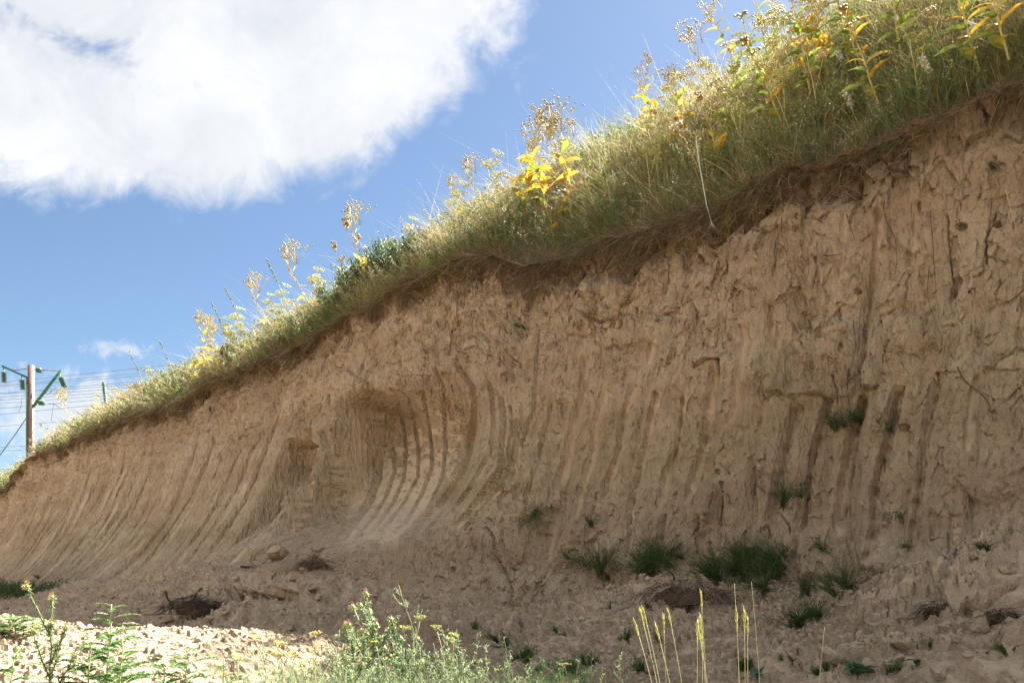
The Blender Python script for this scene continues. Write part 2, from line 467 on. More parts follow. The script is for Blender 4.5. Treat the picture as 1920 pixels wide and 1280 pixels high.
def bank_arrays():
    px = np.concatenate([np.linspace(-430, -64, 90), np.arange(-60, 1984, 2.0)])
    s_vis = s_of_px(px)
    s_near = np.concatenate([np.arange(s_vis.min() - .03, s_vis.min() - 1.5, -.03), np.arange(s_vis.min() - 1.5, -9.5, -.10)])
    s = np.sort(np.concatenate([s_vis, s_near]))[::-1]
    NR, NTL = 400, 150
    back = np.array([-0.5, -0.25, -0.1])      # rows that tuck back under the turf
    t = 1 - np.concatenate([np.zeros(len(back)), np.linspace(0, 1, NR)])
    S = np.repeat(s[:, None], len(t), 1)
    T = np.repeat(t[None, :], len(s), 0)
    rz, tz, F = rim_z(s)[:, None], toe_z(s)[:, None], flare(s)[:, None]
    xb = 960 + FPX * (PX0 + S * DX) / np.maximum(PY0 + S * DY, .5)      # base column
    pw = tab([0, 500, 900, 1100, 1300, 1920], [2.3, 2.3, 2.2, 1.7, 1.35, 1.3], s)[:, None]
    out = F * (1 - T) ** pw
    Z = tz + (rz - tz) * T
    # approx photo row of the undisplaced surface
    yb = HY - FPX * (Z - ZC) / np.maximum(PY0 + S * DY - .7071 * out, .5)
    # main scoop and the small one to its left
    wx = 6 * fbm(S * 0 + xb * .01, yb * .03, 2, 77)
    topA = np.interp(xb, [640, 690, 760, 850, 960], [730, 728, 712, 690, 700])
    A = .88 * sstep(xb + wx, 654, 668) * (1 - sstep(xb, 830, 985)) * sstep((yb + wx - topA) / np.interp(xb, [650, 700, 790], [30, 55, 130]), -.1, 1) * (1 - sstep(yb, 930, 1050))
    topB = np.interp(xb, [550, 600, 650], [838, 800, 850])
    B = .44 * sstep(xb + wx, 556, 566) * (1 - sstep(xb, 605, 650)) * sstep(yb + wx, topB - 4, topB + 30) * (1 - sstep(yb, 960, 1030))
    out = out - A - B
    # left part of the cut stands forward of the scoops
    out = out + .10 * (1 - sstep(xb, 520, 556)) * sstep(yb, 760, 860)
    # undercut right below the turf
    out = out - .13 * sstep(T, .86, .97) * (1 - sstep(T, .985, 1.0)) + .05 * sstep(T, .97, 1.0)
    out = out + rim_wob(S) + .15 * fbm(S * .9, Z * .6, 3, 11)
    # continue down as a loose talus apron
    tal = np.linspace(0, 1, NTL + 1)[1:]
    L = tab([0, 400, 640, 900, 1100, 1300, 1500, 1700, 1920], [2.4, 2.2, 2.2, 1.8, 1.9, 2.0, 2.2, 2.4, 2.6], s)[:, None]
    o0 = out[:, -1:]
    z0 = Z[:, -1:]
    st = np.repeat(tal[None, :], len(s), 0)
    out2 = o0 + L * st
    gx, gy = PX0 + s[:, None] * DX + NX * (F + L), PY0 + s[:, None] * DY + NY * (F + L)
    zend = ground_z(gx, gy) - .06
    Z2 = z0 + (zend - z0) * (1 - (1 - st) ** 1.35) + .06 * np.sin(st * math.pi) * fbm(s[:, None] * .8, st * 2, 2, 31)
    S_ = np.concatenate([S, np.repeat(s[:, None], NTL, 1)], 1)
    O_ = np.concatenate([out, out2], 1)
    Z_ = np.concatenate([Z, Z2], 1)
    W_ = np.concatenate([1 - T, 1 + st], 1)         # 0 rim, 1 toe, 2 end of the apron
    O_[:, :len(back)] += back[None, :]
    Z_[:, :len(back)] += np.array([0.02, .03, .02])[None, :]
    return S_, O_, Z_, W_, xb


def build_bank():
    S, O, Z, W, _ = bank_arrays()
    def xyz(O, Z):
        return np.stack([PX0 + S * DX + NX * O, PY0 + S * DY + NY * O, Z], -1)
    P = xyz(O, Z)
    px, py = to_px(P)
    # length down the face, for isotropic noise
    dl = np.hypot(np.diff(O, axis=1), np.diff(Z, axis=1))
    V = np.concatenate([np.zeros((S.shape[0], 1)), np.cumsum(dl, 1)], 1)
    V = V - Z[:, 3:4] * 0
    wallm = 1 - sstep(W + .05 * fbm(S * 1.1, V * .9, 3, 51), .95, 1.12)
    # ledges and lumps
    for pts, reach, amp in LEDGES:
        xs = np.array([p[0] for p in pts], float); ys = np.array([p[1] for p in pts], float)
        yl = np.interp(px, xs, ys) + 16 * fbm(px * .035, py * .02, 4, 91)
        up = yl - py
        m = sstep(up, -3, 7) * (1 - sstep(up, 7, reach)) * sstep(px, xs[0] - 15, xs[0] + 25) * (1 - sstep(px, xs[-1] - 25, xs[-1] + 15))
        O = O + amp * m * 1.3 * sstep(fbm(px * .022, py * .01 + 7, 3, 92), -.15, .35)
    for cx, cy, rx, ry, a in LUMPS:
        w_ = 1 + .35 * fbm(px * .04, py * .04, 3, int(cx))
        r = np.hypot((px - cx) / rx, (py - cy) / ry) * w_
        O = O + a * (1 - sstep(r, .55, 1.1))
    P = xyz(O, Z)
    px, py = to_px(P)
    dist_f = np.clip(P[..., 1] / 8.0, .6, 2.5)        # bigger features may not alias far away
    smooth = np.zeros(px.shape)
    G = np.zeros(px.shape)
    near_g = np.zeros(px.shape)
    wob = 1.0 * fbm(py * .03, px * .02, 3, 55)
    ragged = fbm(px * .09, py * .05, 3, 56)
    for pts, hw, dep in GROOVES:
        right = pts[0][0] > 1020
        if right: hw, dep = hw * 1.2, dep * .84
        d, tt = seg_dist(px + wob + (3.5 * ragged if right else 0), py, pts)
        k = 1 - sstep(d, hw * .85, hw * 1.15)
        fade = sstep(tt + .06 * ragged, -.01, .06) * (1 - sstep(tt + .06 * ragged, .90, 1.02))
        G = np.maximum(G, (1.8 + 1.0 * ragged) * dep * k * fade)
        # a small raised burr along the edge
        G = G - .25 * dep * np.exp(-((d - hw * 1.6) / (hw * .5)) ** 2) * fade
        smooth = np.maximum(smooth, k * fade * (1 - .5 * sstep(ragged, .35, .6)))
        near_g = np.maximum(near_g, np.exp(-(d / (hw * 3.2)) ** 2))
    # polished strips between the ribs in the scoop
    xL = np.interp(py, [751, 850, 896, 942, 984, 1017, 1040], [691, 709, 708, 691, 658, 632, 615]); xR = np.interp(py, [742, 784, 824, 863, 889, 948, 1011], [868, 880, 880, 870, 860, 818, 760])
    sc = sstep(px, xL + 5, xL + 12) * (1 - sstep(px + 8 * ragged, xR - 22, xR - 8)) * sstep(py, 725, 760) * (1 - sstep(py + 20 * ragged, 985, 1035))
    frag = sstep(fbm(px * .06, py * .09, 4, 58) * 1.25 + .95 * sstep(py, 815, 935) - .30 * (1 - sstep(py, 770, 850)), .16, .24)
    pits = sstep(fbm(px * .20, py * .26, 3, 59), .26, .38)
    smooth = np.maximum(smooth, sc * frag * (1 - .9 * pits))
    sl = (1 - sstep(px, 655, 712)) * sstep(px, 640, 668) * sstep(py, 745, 790) * (1 - sstep(py, 960, 1010))
    smooth = np.maximum(smooth, sl * .8)
    # tooth grooves repeated along the far left face, and weaker elsewhere
    Sw = S + .10 * fbm(S * 1.2, V * .8, 3, 61)
    ph = (Sw / .43) % 1.0
    tri = np.abs(ph - .5) * 2
    gl = (1 - sstep(px, 525, 560)) * sstep(W + .22 * fbm(S * .8, V * .5, 3, 62), .22, .50) * wallm
    saw = (Sw / .43 + .5) % 1.0
    rag2 = .75 + .5 * fbm(S * 2.0, V * 2.5, 3, 67)
    pamp = np.interp(px, [0, 250, 540], [.068, .115, .15])
    G = G + gl * rag2 * pamp * (2.0 * (1 - sstep(tri, .0, .30)) + .8 * (1 - tri) ** 2 - .5)
    sliver = gl * sstep(tri, .55, .62) * (1 - sstep(tri, .78, .85)) * sstep(fbm(S * 4.0, V * 1.5, 3, 63), .22, .4)  # smoothed slivers scattered along the ribs
    smooth = np.maximum(smooth, sliver * .9)
    gr = sstep(px, 985, 1040) * sstep(W + .3 * fbm(S * .9, V * .6, 3, 64), .22, .5) * wallm
    ph2 = ((S + .06 * fbm(S * 2, V * 1.2, 3, 66)) / .40) % 1.0
    tri2 = np.abs(ph2 - .5) * 2
    G = G + gr * (.75 + .6 * fbm(S * 1.5, V * 1.5, 3, 68)) * (.035 * (1 - sstep(tri2, .15, .7)) + .04 * (1 - sstep(tri2, .02, .26)))
    O = O - G
    for pts, hw, dep in CRACKS:
        d, tt = seg_dist(px + 3 * fbm(py * .07, px * .05, 3, 57), py, pts)
        O = O - dep * (1 - sstep(d, hw * .3, hw * 1.2)) * sstep(tt, 0, .08) * (1 - sstep(tt, .9, 1))
    # broken texture of the cut face
    gS = np.abs(np.gradient(O, axis=0) / (np.gradient(S, axis=0) - 1e-6))
    rgh = (1 - .88 * smooth) / (1 + (gS * 1.5) ** 2) * (1 - .68 * near_g) * (1 - .66 * gl) * (1 - .5 * sc)
    zone = .55 + .6 * sstep(fbm(S * .7, V * .9, 3, 71), -.3, .4)          # rougher and calmer zones
    wx, wy = .04 * fbm(S * 4, V * 4, 3, 72), .04 * fbm(S * 4 + 9, V * 4, 3, 73)
    c1, e1 = chips((S + wx) * 3.6, (V + wy) * 2.2, 81, .8)
    c2, e2 = chips((S + wx) * 8.5, (V + wy) * 5.0, 82, 1.0)
    c3, e3 = chips((S + wx * .5) * 19, (V + wy * .5) * 12, 83, 1.1)
    wc, ec = chips((S + wx * 3) * 1.7 + .3 * fbm(S * 5, V * 5, 2, 75), (V + wy * 3) * 1.1, 86, 0)
    crk = (1 - sstep(ec, .0, .05)) * sstep(fbm(S * 1.1, V * 1.1, 2, 76), -.1, .25)
    G2 = .035 * crk * rgh * wallm
    O = O - G2
    fine = .060 * c1 * zone + .055 * c2 * zone + .037 * c3 + .020 * fbm(S * 14, V * 9, 4, 84) + .055 * fbm(S * 3.5, V * 2, 4, 85) * zone
    fine = fine + .030 * fbm(S * 9, V * 1.6, 3, 87)                       # vertical fluting
    O = O + fine * rgh * wallm * np.clip(dist_f, .8, 1.05)
    # small pits
    pr, pe = chips(S * 5.0, V * 4.0, 88, 0)
    O = O - .05 * rgh * wallm * sstep(pr, .42, .47) * sstep(pe, .25, .5)
    # root-combed earth right under the turf
    O = O + (.06 * fbm(S * 6, V * 1.2, 4, 89) + .05 * c2) * sstep(W, 0.0, .02) * (1 - sstep(W, .05, .2))
    O = O + (.20 * fbm(S * 2.2, V * 1.5, 4, 90) + .08 * c1) * sstep(W, 0.0, .015) * (1 - sstep(W, .03, .10))
    # talus: clods
    tm = 1 - wallm
    d1, f1 = chips(S * 3.0 + wx, V * 3.4 + wy, 101, .6)
    d2, f2 = chips(S * 8.0 + wx * 3, V * 9.0 + wy * 3, 102, .8)
    d3, f3 = chips(S * 20.0, V * 22.0, 103, .8)
    dome1, dome2, dome3 = sstep(f1, 0, .3), sstep(f2, 0, .3), sstep(f3, 0, .3)
    rub = 1.15 * (.16 * np.maximum(d1, 0) * dome1 * sstep(fbm(S * .6, V * .6, 2, 105), -.1, .3) + .10 * sstep(fbm(S * .9, V * .9, 3, 106), -.35, .25) * np.maximum(d2, 0) * dome2 + .08 * np.maximum(d3 + .1, 0) * dome3 + .09 * fbm(S * 1.8, V * 1.8, 4, 104))
    Z = Z + tm * rub * .9
    O = O + tm * rub * .5 * (1 - sstep(W, 1.7, 2))
    P = xyz(O, Z)
    top = (1 - sstep(W + .05 * fbm(S * 2.5, V * 2, 4, 111), .01, np.interp(px, [900, 1400, 1900], [.075, .13, .18])))
    at = {'smoothed': smooth * wallm, 'topsoil': top, 'loose': tm * (.6 + .4 * sstep(d2, 0, .3))}
    ob = grid_object('earth_bank', P, SOIL, at, flat=True)
    ob['kind'] = 'structure'
    return ob, P, S


bank, BP, BS = build_bank()

HAX = [-200, 0, 100, 300, 500, 700, 900, 1000, 1100, 1260, 1400, 1600, 1920]
HAV = [1.6, 1.6, 1.85, 1.95, 1.85, 2.0, 2.7, 3.4, 3.8, 4.2, 4.6, 5.0, 5.4]


def hill_z(s, d):
    """height of the turf slope at distance d behind the rim"""
    A = tab(HAX, HAV, s)
    z = rim_z(s) + A * np.tanh(np.maximum(d, 0) * tab([0, 800, 1000, 1250, 1920], [.98, 1.05, 1.2, 1.25, 1.2], s) / A) + .10 * fbm(s * .8, d * .8, 3, 121) * sstep(d, 0, .6)
    drop = sstep(d, 6, 60)
    return z * (1 - drop) + drop * 4.2


def hill_xyz(s, d):
    dd = d - rim_wob(s) * (1 - sstep(d, 0, 1.5))
    return np.stack([PX0 + s * DX - NX * dd, PY0 + s * DY - NY * dd, hill_z(s, d)], -1)


def build_hill():
    s = np.concatenate([np.linspace(s_of_px(-430), 30, 60), np.arange(30, -9.5, -.12)])
    d = np.concatenate([[-.06], np.arange(0, 4.5, .12), np.array([4.8, 5.4, 6.2, 7, 10, 15, 22, 35, 60, 120, 400])])
    Sg, Dg = np.meshgrid(s, d, indexing='ij')
    P = hill_xyz(Sg, Dg)
    P[:, 0, 2] = rim_z(s) - .02
    P[..., 2] += .02 * fbm(Sg * 6, Dg * 6, 3, 131)
    ob = grid_object('hillside', P[:, ::-1], SOIL, {'smoothed': Sg * 0, 'topsoil': Sg * 0 + .8, 'loose': Sg * 0})
    ob['kind'] = 'structure'
    return ob


hill = build_hill()


def build_ground():
    # polar grid round the camera, fine in front
    ang = np.concatenate([np.linspace(-180, -62, 60), np.linspace(-60, 60, 560), np.linspace(62, 180, 60)])
    rad = np.concatenate([[0.02], np.geomspace(.6, 2.4, 24), np.geomspace(2.43, 12, 300), np.geomspace(12.3, 60, 70), np.geomspace(70, 3000, 16)])
    A, Rr = np.meshgrid(R(1) * ang, rad, indexing='ij')
    X, Y = Rr * np.sin(A), Rr * np.cos(A)
    Z = ground_z(X, Y)
    near = 1 - sstep(Rr, 14, 30)
    c1, e1 = chips(X * 4.0, Y * 4.0, 141, .6)
    c2, e2 = chips(X * 10.0, Y * 10.0, 142, .8)
    c3, e3 = chips(X * 26.0, Y * 26.0, 143, .8)
    Z = Z + near * (.05 * np.maximum(c1, 0) * sstep(e1, 0, .5) + .045 * np.maximum(c2, 0) * sstep(e2, 0, .5) + .04 * np.maximum(c3 + .1, 0) * sstep(e3, 0, .5) + .03 * fbm(X * 3, Y * 3, 4, 144))
    P = np.stack([X, Y, Z], -1)
    lo = .0 + .35 * sstep(fbm(X * .8, Y * .8, 3, 145), -.3, .3)
    ob = grid_object('ground', P[:, ::-1], SOIL, {'smoothed': X * 0, 'topsoil': X * 0 + .16, 'loose': lo}, flat=True)
    ob['kind'] = 'structure'
    return ob, P


ground, GP = build_ground()

# ------------------------------------------------------------------ placing helpers
bpy.context.view_layer.update()


def hit(px, py, objs=None):
    """the point of the bank, slope or ground seen at a spot of the photograph"""
    d = Vector(((px - 960) / FPX, 1.0, (HY - py) / FPX)).normalized()
    best = None
    for o in (objs or (bank, ground, hill)):
        ok, loc, nor, _ = o.ray_cast(Vector((0, 0, ZC)), d)
        if ok and (best is None or loc.length < best[0].length):
            best = (loc.copy(), nor.copy())
    if best is None:
        Y = WC / (1 + (px - 960) / FPX) + 1.0
        best = (Vector(((px - 960) / FPX * Y, Y, ZC + (HY - py) / FPX * Y)), Vector((0, 0, 1)))
    return best


def gz(x, y):
    ok, loc, _, _ = ground.ray_cast(Vector((x, y, 6)), Vector((0, 0, -1)))
    z = loc.z if ok else .7
    ok, l2, _, _ = bank.ray_cast(Vector((x, y, 6)), Vector((0, 0, -1)))
    if ok and l2.z < 3.0:
        z = max(z, l2.z)
    return z


def spot(px, Y):
    """a point of the ground in photo column px at distance Y"""
    x = (px - 960) / FPX * Y
    return Vector((x, Y, gz(x, Y)))


# ------------------------------------------------------------------ plant materials
def tint_material(name, trans=0.35, rough=0.6, vary=0.25, scale=30.0, bump=0.0, spec=0.3):
    m, N = new_mat(name)
    tint = N.node('ShaderNodeAttribute', _attribute_name='tint').outputs['Color']
    geo = N.node('ShaderNodeNewGeometry')
    oi = N.node('ShaderNodeObjectInfo')
    n = N.node('ShaderNodeTexNoise', Vector=geo.outputs['Position'], Scale=scale, Detail=3.0).outputs[0]
    k = N.math('ADD', 1.0 - vary, N.math('MULTIPLY', n, 2 * vary))
    k = N.math('MULTIPLY', k, N.math('ADD', .9, N.math('MULTIPLY', oi.outputs['Random'], .2)))
    col = N.mix(1.0, tint, N.node('ShaderNodeCombineColor', i0=k, i1=k, i2=k).outputs[0], 'MULTIPLY')
    bs = N.node('ShaderNodeBsdfPrincipled', Base__Color=col, Roughness=rough)
    bs.inputs['Specular IOR Level'].default_value = spec
    if bump:
        b = N.node('ShaderNodeBump', Strength=.8, Distance=bump, Height=n)
        N.l.new(b.outputs[0], bs.inputs['Normal'])
    out = N.node('ShaderNodeOutputMaterial')
    if trans > 0:
        tr = N.node('ShaderNodeBsdfTranslucent', Color=col)
        mx = N.node('ShaderNodeMixShader', i0=trans)
        N.l.new(bs.outputs[0], mx.inputs[1])
        N.l.new(tr.outputs[0], mx.inputs[2])
        N.l.new(mx.outputs[0], out.inputs[0])
    else:
        N.l.new(bs.outputs[0], out.inputs[0])
    return m


GRASS = tint_material('grass_blades', .40, .6, .2, 8.0)
LEAFM = tint_material('plant_leaves', .36, .5, .22, 45.0)
STEMM = tint_material('plant_stems', .0, .7, .2, 60.0)
ROOTM = tint_material('roots_and_twigs', .0, .9, .35, 80.0, bump=.003, spec=.1)
PAINT = tint_material('painted_metal', .0, .55, .2, 6.0)

STRAW, PALE, GREEN, GREYG, YELG, BROWN = (.47, .37, .17), (.60, .53, .32), (.10, .17, .045), (.24, .30, .17), (.36, .38, .08), (.13, .078, .042)
YEL, ORA, LIME, WHITE, OLIVE, DKG = (.46, .31, .045), (.33, .17, .035), (.28, .34, .06), (.62, .64, .52), (.20, .17, .05), (.045, .085, .030)


class Acc:
    """collects tubes, ribbons, leaves and balls, with a colour per vertex, into one mesh"""
    def __init__(self):
        self.v, self.f3, self.f4, self.c, self.n = [], [], [], [], 0

    def _put(self, v, c, f4=None, f3=None):
        v = np.asarray(v, float).reshape(-1, 3)
        c = np.asarray(c, float)
        if c.ndim == 1: c = np.repeat(c[None, :], len(v), 0)
        self.v.append(v); self.c.append(c)
        if f4 is not None and len(f4): self.f4.append(np.asarray(f4) + self.n)
        if f3 is not None and len(f3): self.f3.append(np.asarray(f3) + self.n)
        self.n += len(v)

    def tube(self, pts, r0, r1=None, col=STRAW, sides=4, col2=None):
        P = np.asarray(pts, float); n = len(P)
        r1 = r0 if r1 is None else r1
        rad = np.linspace(r0, r1, n)
        T = np.gradient(P, axis=0); T /= np.linalg.norm(T, axis=1)[:, None] + 1e-9
        up = np.array([.31, .22, .92]); A = np.cross(T, up)
        ln = np.linalg.norm(A, axis=1)[:, None]
        A = np.where(ln < .1, np.cross(T, [1, 0, 0]), A); A /= np.linalg.norm(A, axis=1)[:, None] + 1e-9
        B = np.cross(T, A)
        a = np.arange(sides) * 2 * math.pi / sides
        V = P[:, None] + rad[:, None, None] * (np.cos(a)[None, :, None] * A[:, None] + np.sin(a)[None, :, None] * B[:, None])
        i = np.arange(n - 1)[:, None] * sides; j = np.arange(sides)[None]
        k = (j + 1) % sides
        F = np.stack([i + j, i + k, i + sides + k, i + sides + j], -1).reshape(-1, 4)
        c = np.asarray(col, float)
        if col2 is not None:
            t = np.linspace(0, 1, n)[:, None, None]
            c = (c * (1 - t) + np.asarray(col2) * t) * np.ones((n, sides, 1)); c = c.reshape(-1, 3)
        caps = [[(n - 1) * sides + q for q in (0, 1, 2, 3)], [3, 2, 1, 0]] if sides == 4 else []
        self._put(V, c, np.concatenate([F, np.array(caps, int).reshape(-1, 4)]) if caps else F)

    def ribbons(self, base, dirn, L, w, bend, col, segs=2, col_tip=None):
        """many blades at once; bend (n,3) is added with the square of the way along"""
        n = len(base); t = np.linspace(0, 1, segs + 1)
        side = np.cross(dirn, rng.normal(size=(n, 3))); side /= np.linalg.norm(side, axis=1)[:, None] + 1e-9
        P = base[:, None] + dirn[:, None] * (L[:, None, None] * t[None, :, None]) + bend[:, None] * (L[:, None, None] * (t ** 2)[None, :, None])
        ww = w[:, None] * (1 - .85 * t ** 1.6)[None]
        V = np.stack([P - side[:, None] * ww[..., None] * .5, P + side[:, None] * ww[..., None] * .5], 2)
        i = (np.arange(n) * (segs + 1) * 2)[:, None] + (np.arange(segs) * 2)[None]
        F = np.stack([i, i + 1, i + 3, i + 2], -1).reshape(-1, 4)
        c0 = np.broadcast_to(col, (n, 3)); c1 = c0 if col_tip is None else np.broadcast_to(col_tip, (n, 3))
        C = c0[:, None, None] * (1 - t)[None, :, None, None] + c1[:, None, None] * t[None, :, None, None] + np.zeros((n, segs + 1, 2, 3))
        self._put(V.reshape(-1, 3), C.reshape(-1, 3), F)

    def leaves(self, base, dirn, L, w, col, fold=.25):
        """many small leaves, each a folded diamond"""
        n = len(base)
        side = np.cross(dirn, rng.normal(size=(n, 3))); side /= np.linalg.norm(side, axis=1)[:, None] + 1e-9
        nor = np.cross(side, dirn)
        mid = base + dirn * (L * .45)[:, None]
        V = np.stack([base, mid - side * (w * .5)[:, None] + nor * (w * fold)[:, None], base + dirn * L[:, None], mid + side * (w * .5)[:, None] + nor * (w * fold)[:, None]], 1)
        i = (np.arange(n) * 4)[:, None]
        F = np.concatenate([np.concatenate([i, i + 1, i + 2], 1), np.concatenate([i, i + 2, i + 3], 1)])
        C = np.repeat(np.broadcast_to(col, (n, 3))[:, None], 4, 1).reshape(-1, 3)
        self._put(V.reshape(-1, 3), C, None, F)

    def balls(self, cen, r, col, squash=1.0):
        """small faceted seeds / buds (octahedra)"""
        cen = np.asarray(cen, float).reshape(-1, 3); n = len(cen)
        r = np.broadcast_to(r, (n,))
        O = np.array([[1, 0, 0], [0, 1, 0], [-1, 0, 0], [0, -1, 0], [0, 0, squash], [0, 0, -squash]], float)
        V = cen[:, None] + O[None] * r[:, None, None]
        fb = np.array([[0, 1, 4], [1, 2, 4], [2, 3, 4], [3, 0, 4], [1, 0, 5], [2, 1, 5], [3, 2, 5], [0, 3, 5]])
        F = (np.arange(n) * 6)[:, None, None] + fb[None]
        C = np.repeat(np.broadcast_to(col, (n, 3))[:, None], 6, 1).reshape(-1, 3)
        self._put(V.reshape(-1, 3), C, None, F.reshape(-1, 3))

    def surf(self, P, col):
        """a grid of points as a sheet"""
        n, m = P.shape[:2]
        idx = np.arange(n * m).reshape(n, m)
        F = np.stack([idx[:-1, :-1], idx[:-1, 1:], idx[1:, 1:], idx[1:, :-1]], -1).reshape(-1, 4)
        self._put(P.reshape(-1, 3), np.asarray(col).reshape(-1, 3) if np.ndim(col) > 1 else col, F)

    def mesh(self, name, mat, smooth=False):
        me = bpy.data.meshes.new(name)
        V = np.concatenate(self.v); C = np.concatenate(self.c)
        loops, starts, totals, o = [], [], [], 0
        for arr, k in ((self.f4, 4), (self.f3, 3)):
            if arr:
                F = np.concatenate(arr)
                loops.append(F.reshape(-1)); starts.append(o + np.arange(len(F)) * k); totals.append(np.full(len(F), k)); o += F.size
        loops, starts, totals = np.concatenate(loops), np.concatenate(starts), np.concatenate(totals)
        me.vertices.add(len(V)); me.vertices.foreach_set('co', V.reshape(-1).astype(np.float32))
        me.loops.add(len(loops)); me.loops.foreach_set('vertex_index', loops.astype(np.int32))
        me.polygons.add(len(starts))
        me.polygons.foreach_set('loop_start', starts.astype(np.int32)); me.polygons.foreach_set('loop_total', totals.astype(np.int32))
        if smooth: me.polygons.foreach_set('use_smooth', np.full(len(starts), True))
        me.update(calc_edges=True)
        at = me.color_attributes.new('tint', 'FLOAT_COLOR', 'POINT')
        at.data.foreach_set('color', np.concatenate([C, np.ones((len(C), 1))], 1).reshape(-1).astype(np.float32))
        me.materials.append(mat)
        return me

    def build(self, name, mat, parent=None, smooth=False):
        return link(name, self.mesh(name, mat, smooth), parent)


def link(name, me, parent=None):
    o = bpy.data.objects.new(name, me)
    COL.objects.link(o)
    if parent is not None: o.parent = parent
    return o


def tag(o, label=None, cat=None, group=None, kind=None):
    if label: o['label'] = label
    if cat: o['category'] = cat
    if group: o['group'] = group
    if kind: o['kind'] = kind
    return o


def thing(name, label, cat, loc=(0, 0, 0), rz=0.0, group=None, scale=1.0):
    o = bpy.data.objects.new(name, None)
    o.empty_display_size = .1
    COL.objects.link(o)
    o.location = loc; o.rotation_euler = (0, 0, rz); o.scale = (scale,) * 3
    return tag(o, label, cat, group)


def copy_tree(o, parent=None):
    c = o.copy(); COL.objects.link(c)
    if parent is not None: c.parent = parent
    for ch in o.children:
        copy_tree(ch, c)
    return c


def unit(v):
    v = np.asarray(v, float)
    return v / (np.linalg.norm(v, axis=-1, keepdims=True) + 1e-9)


def curve(p0, d, L, bend=(0, 0, 0), n=6, wig=0.0):
    t = np.linspace(0, 1, n)[:, None]
    P = np.asarray(p0, float) + np.asarray(d, float) * L * t + np.asarray(bend, float) * L * t ** 2
    if wig:
        w = np.cumsum(rng.normal(size=(n, 3)), 0) * wig; w[0] = 0
        P = P + w
    return P


def jig(col, n, a=.25):
    """n colours scattered round one"""
    return np.clip(np.asarray(col)[None] * (1 + a * rng.uniform(-1, 1, (n, 1))) * (1 + .08 * rng.uniform(-1, 1, (n, 3))), 0, .8)


# ------------------------------------------------------------------ turf on the slope above the bank
def s_uniform_px(n, a=-110, b=2040):
    px = rng.uniform(a, b, n)
    return s_of_px(px), px


def pick(cols, wts, n):
    idx = rng.choice(len(cols), n, p=np.array(wts) / np.sum(wts))
    return np.array(cols)[idx]


def turf():
    a = Acc()
    for k, (n, lo, hi, wid) in enumerate([(84000, .08, .22, .0055), (62000, .16, .36, .0045), (5000, .35, .62, .0030)]):
        s, px = s_uniform_px(n)
        d = rng.uniform(0, 1, n) ** 1.25 * np.interp(px, [0, 900, 1200, 2000], [2.2, 3.0, 4.0, 4.0]) - .04
        P = hill_xyz(s, d)
        pn = fbm(s * 1.3, d * 1.3 + 5, 3, 201); pn2 = fbm(s * 4, d * 4, 2, 202)
        thin = (pn2 > -.5) | (rng.uniform(size=n) < .4)
        Y = np.maximum(P[:, 1], 3)
        far = np.clip(Y / 9, .8, 2.0)
        lean = np.interp(px, [900, 1300], [.12, .38])
        dirn = np.stack([rng.normal(size=n) * .45 - lean, rng.normal(size=n) * .42 - lean, np.ones(n)], 1); dirn = unit(dirn)
        L = rng.uniform(lo, hi, n) * (.45 + 1.15 * sstep(fbm(s * 2.4, d * 2.4, 3, 203), -.35, .5)) * 1.12 * np.where(d < .12, .6, 1)
        bend = np.stack([rng.normal(size=n) * .35 - .18, rng.normal(size=n) * .35 - .18, -rng.uniform(0, .45, n)], 1)
        edge = d < rng.uniform(.0, .22, n)
        dirn[edge] = unit(np.stack([NX * .6 + rng.normal(size=edge.sum()) * .5, NY * .6 + rng.normal(size=edge.sum()) * .5, rng.uniform(-.5, .5, edge.sum())], 1))
        bend[edge, 2] -= .5
        dry = sstep(pn + rng.normal(size=n) * .25 + .30 * (px < 900), -.35, .3)
        ca = pick([(.46, .37, .19), (.58, .51, .32), (.34, .25, .12), (.36, .34, .12)], [5, 3, 3, 2], n)
        cb = pick([(.10, .15, .04), (.22, .26, .14), (.30, .31, .09), (.15, .19, .06)], [4, 4, 1.5, 3], n)
        c = np.where((rng.uniform(size=n) < dry)[:, None], ca, cb)
        c[edge] = pick([BROWN, (.2, .14, .08), STRAW], [3, 3, 2], edge.sum())
        c = c * rng.uniform(.55, 1.25, (n, 1))
        low = (d + .15 * pn2 < .35) & (rng.uniform(size=n) < .40) & (px > 950)
        c[low] = pick([(.09, .14, .045), (.20, .15, .085), (.14, .18, .08)], [3, 2, 2], low.sum())
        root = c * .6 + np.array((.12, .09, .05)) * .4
        m = thin
        c = c * np.interp(px, [900, 1250], [.78, 1.18])[:, None]  # blade colour raised towards the right, standing in for sunlight on the slope
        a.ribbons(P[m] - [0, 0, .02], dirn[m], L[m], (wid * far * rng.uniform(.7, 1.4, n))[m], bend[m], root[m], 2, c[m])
    tag(a.build('grass', GRASS), 'dry and green grass covering the slope above the cut bank', 'grass', kind='stuff')


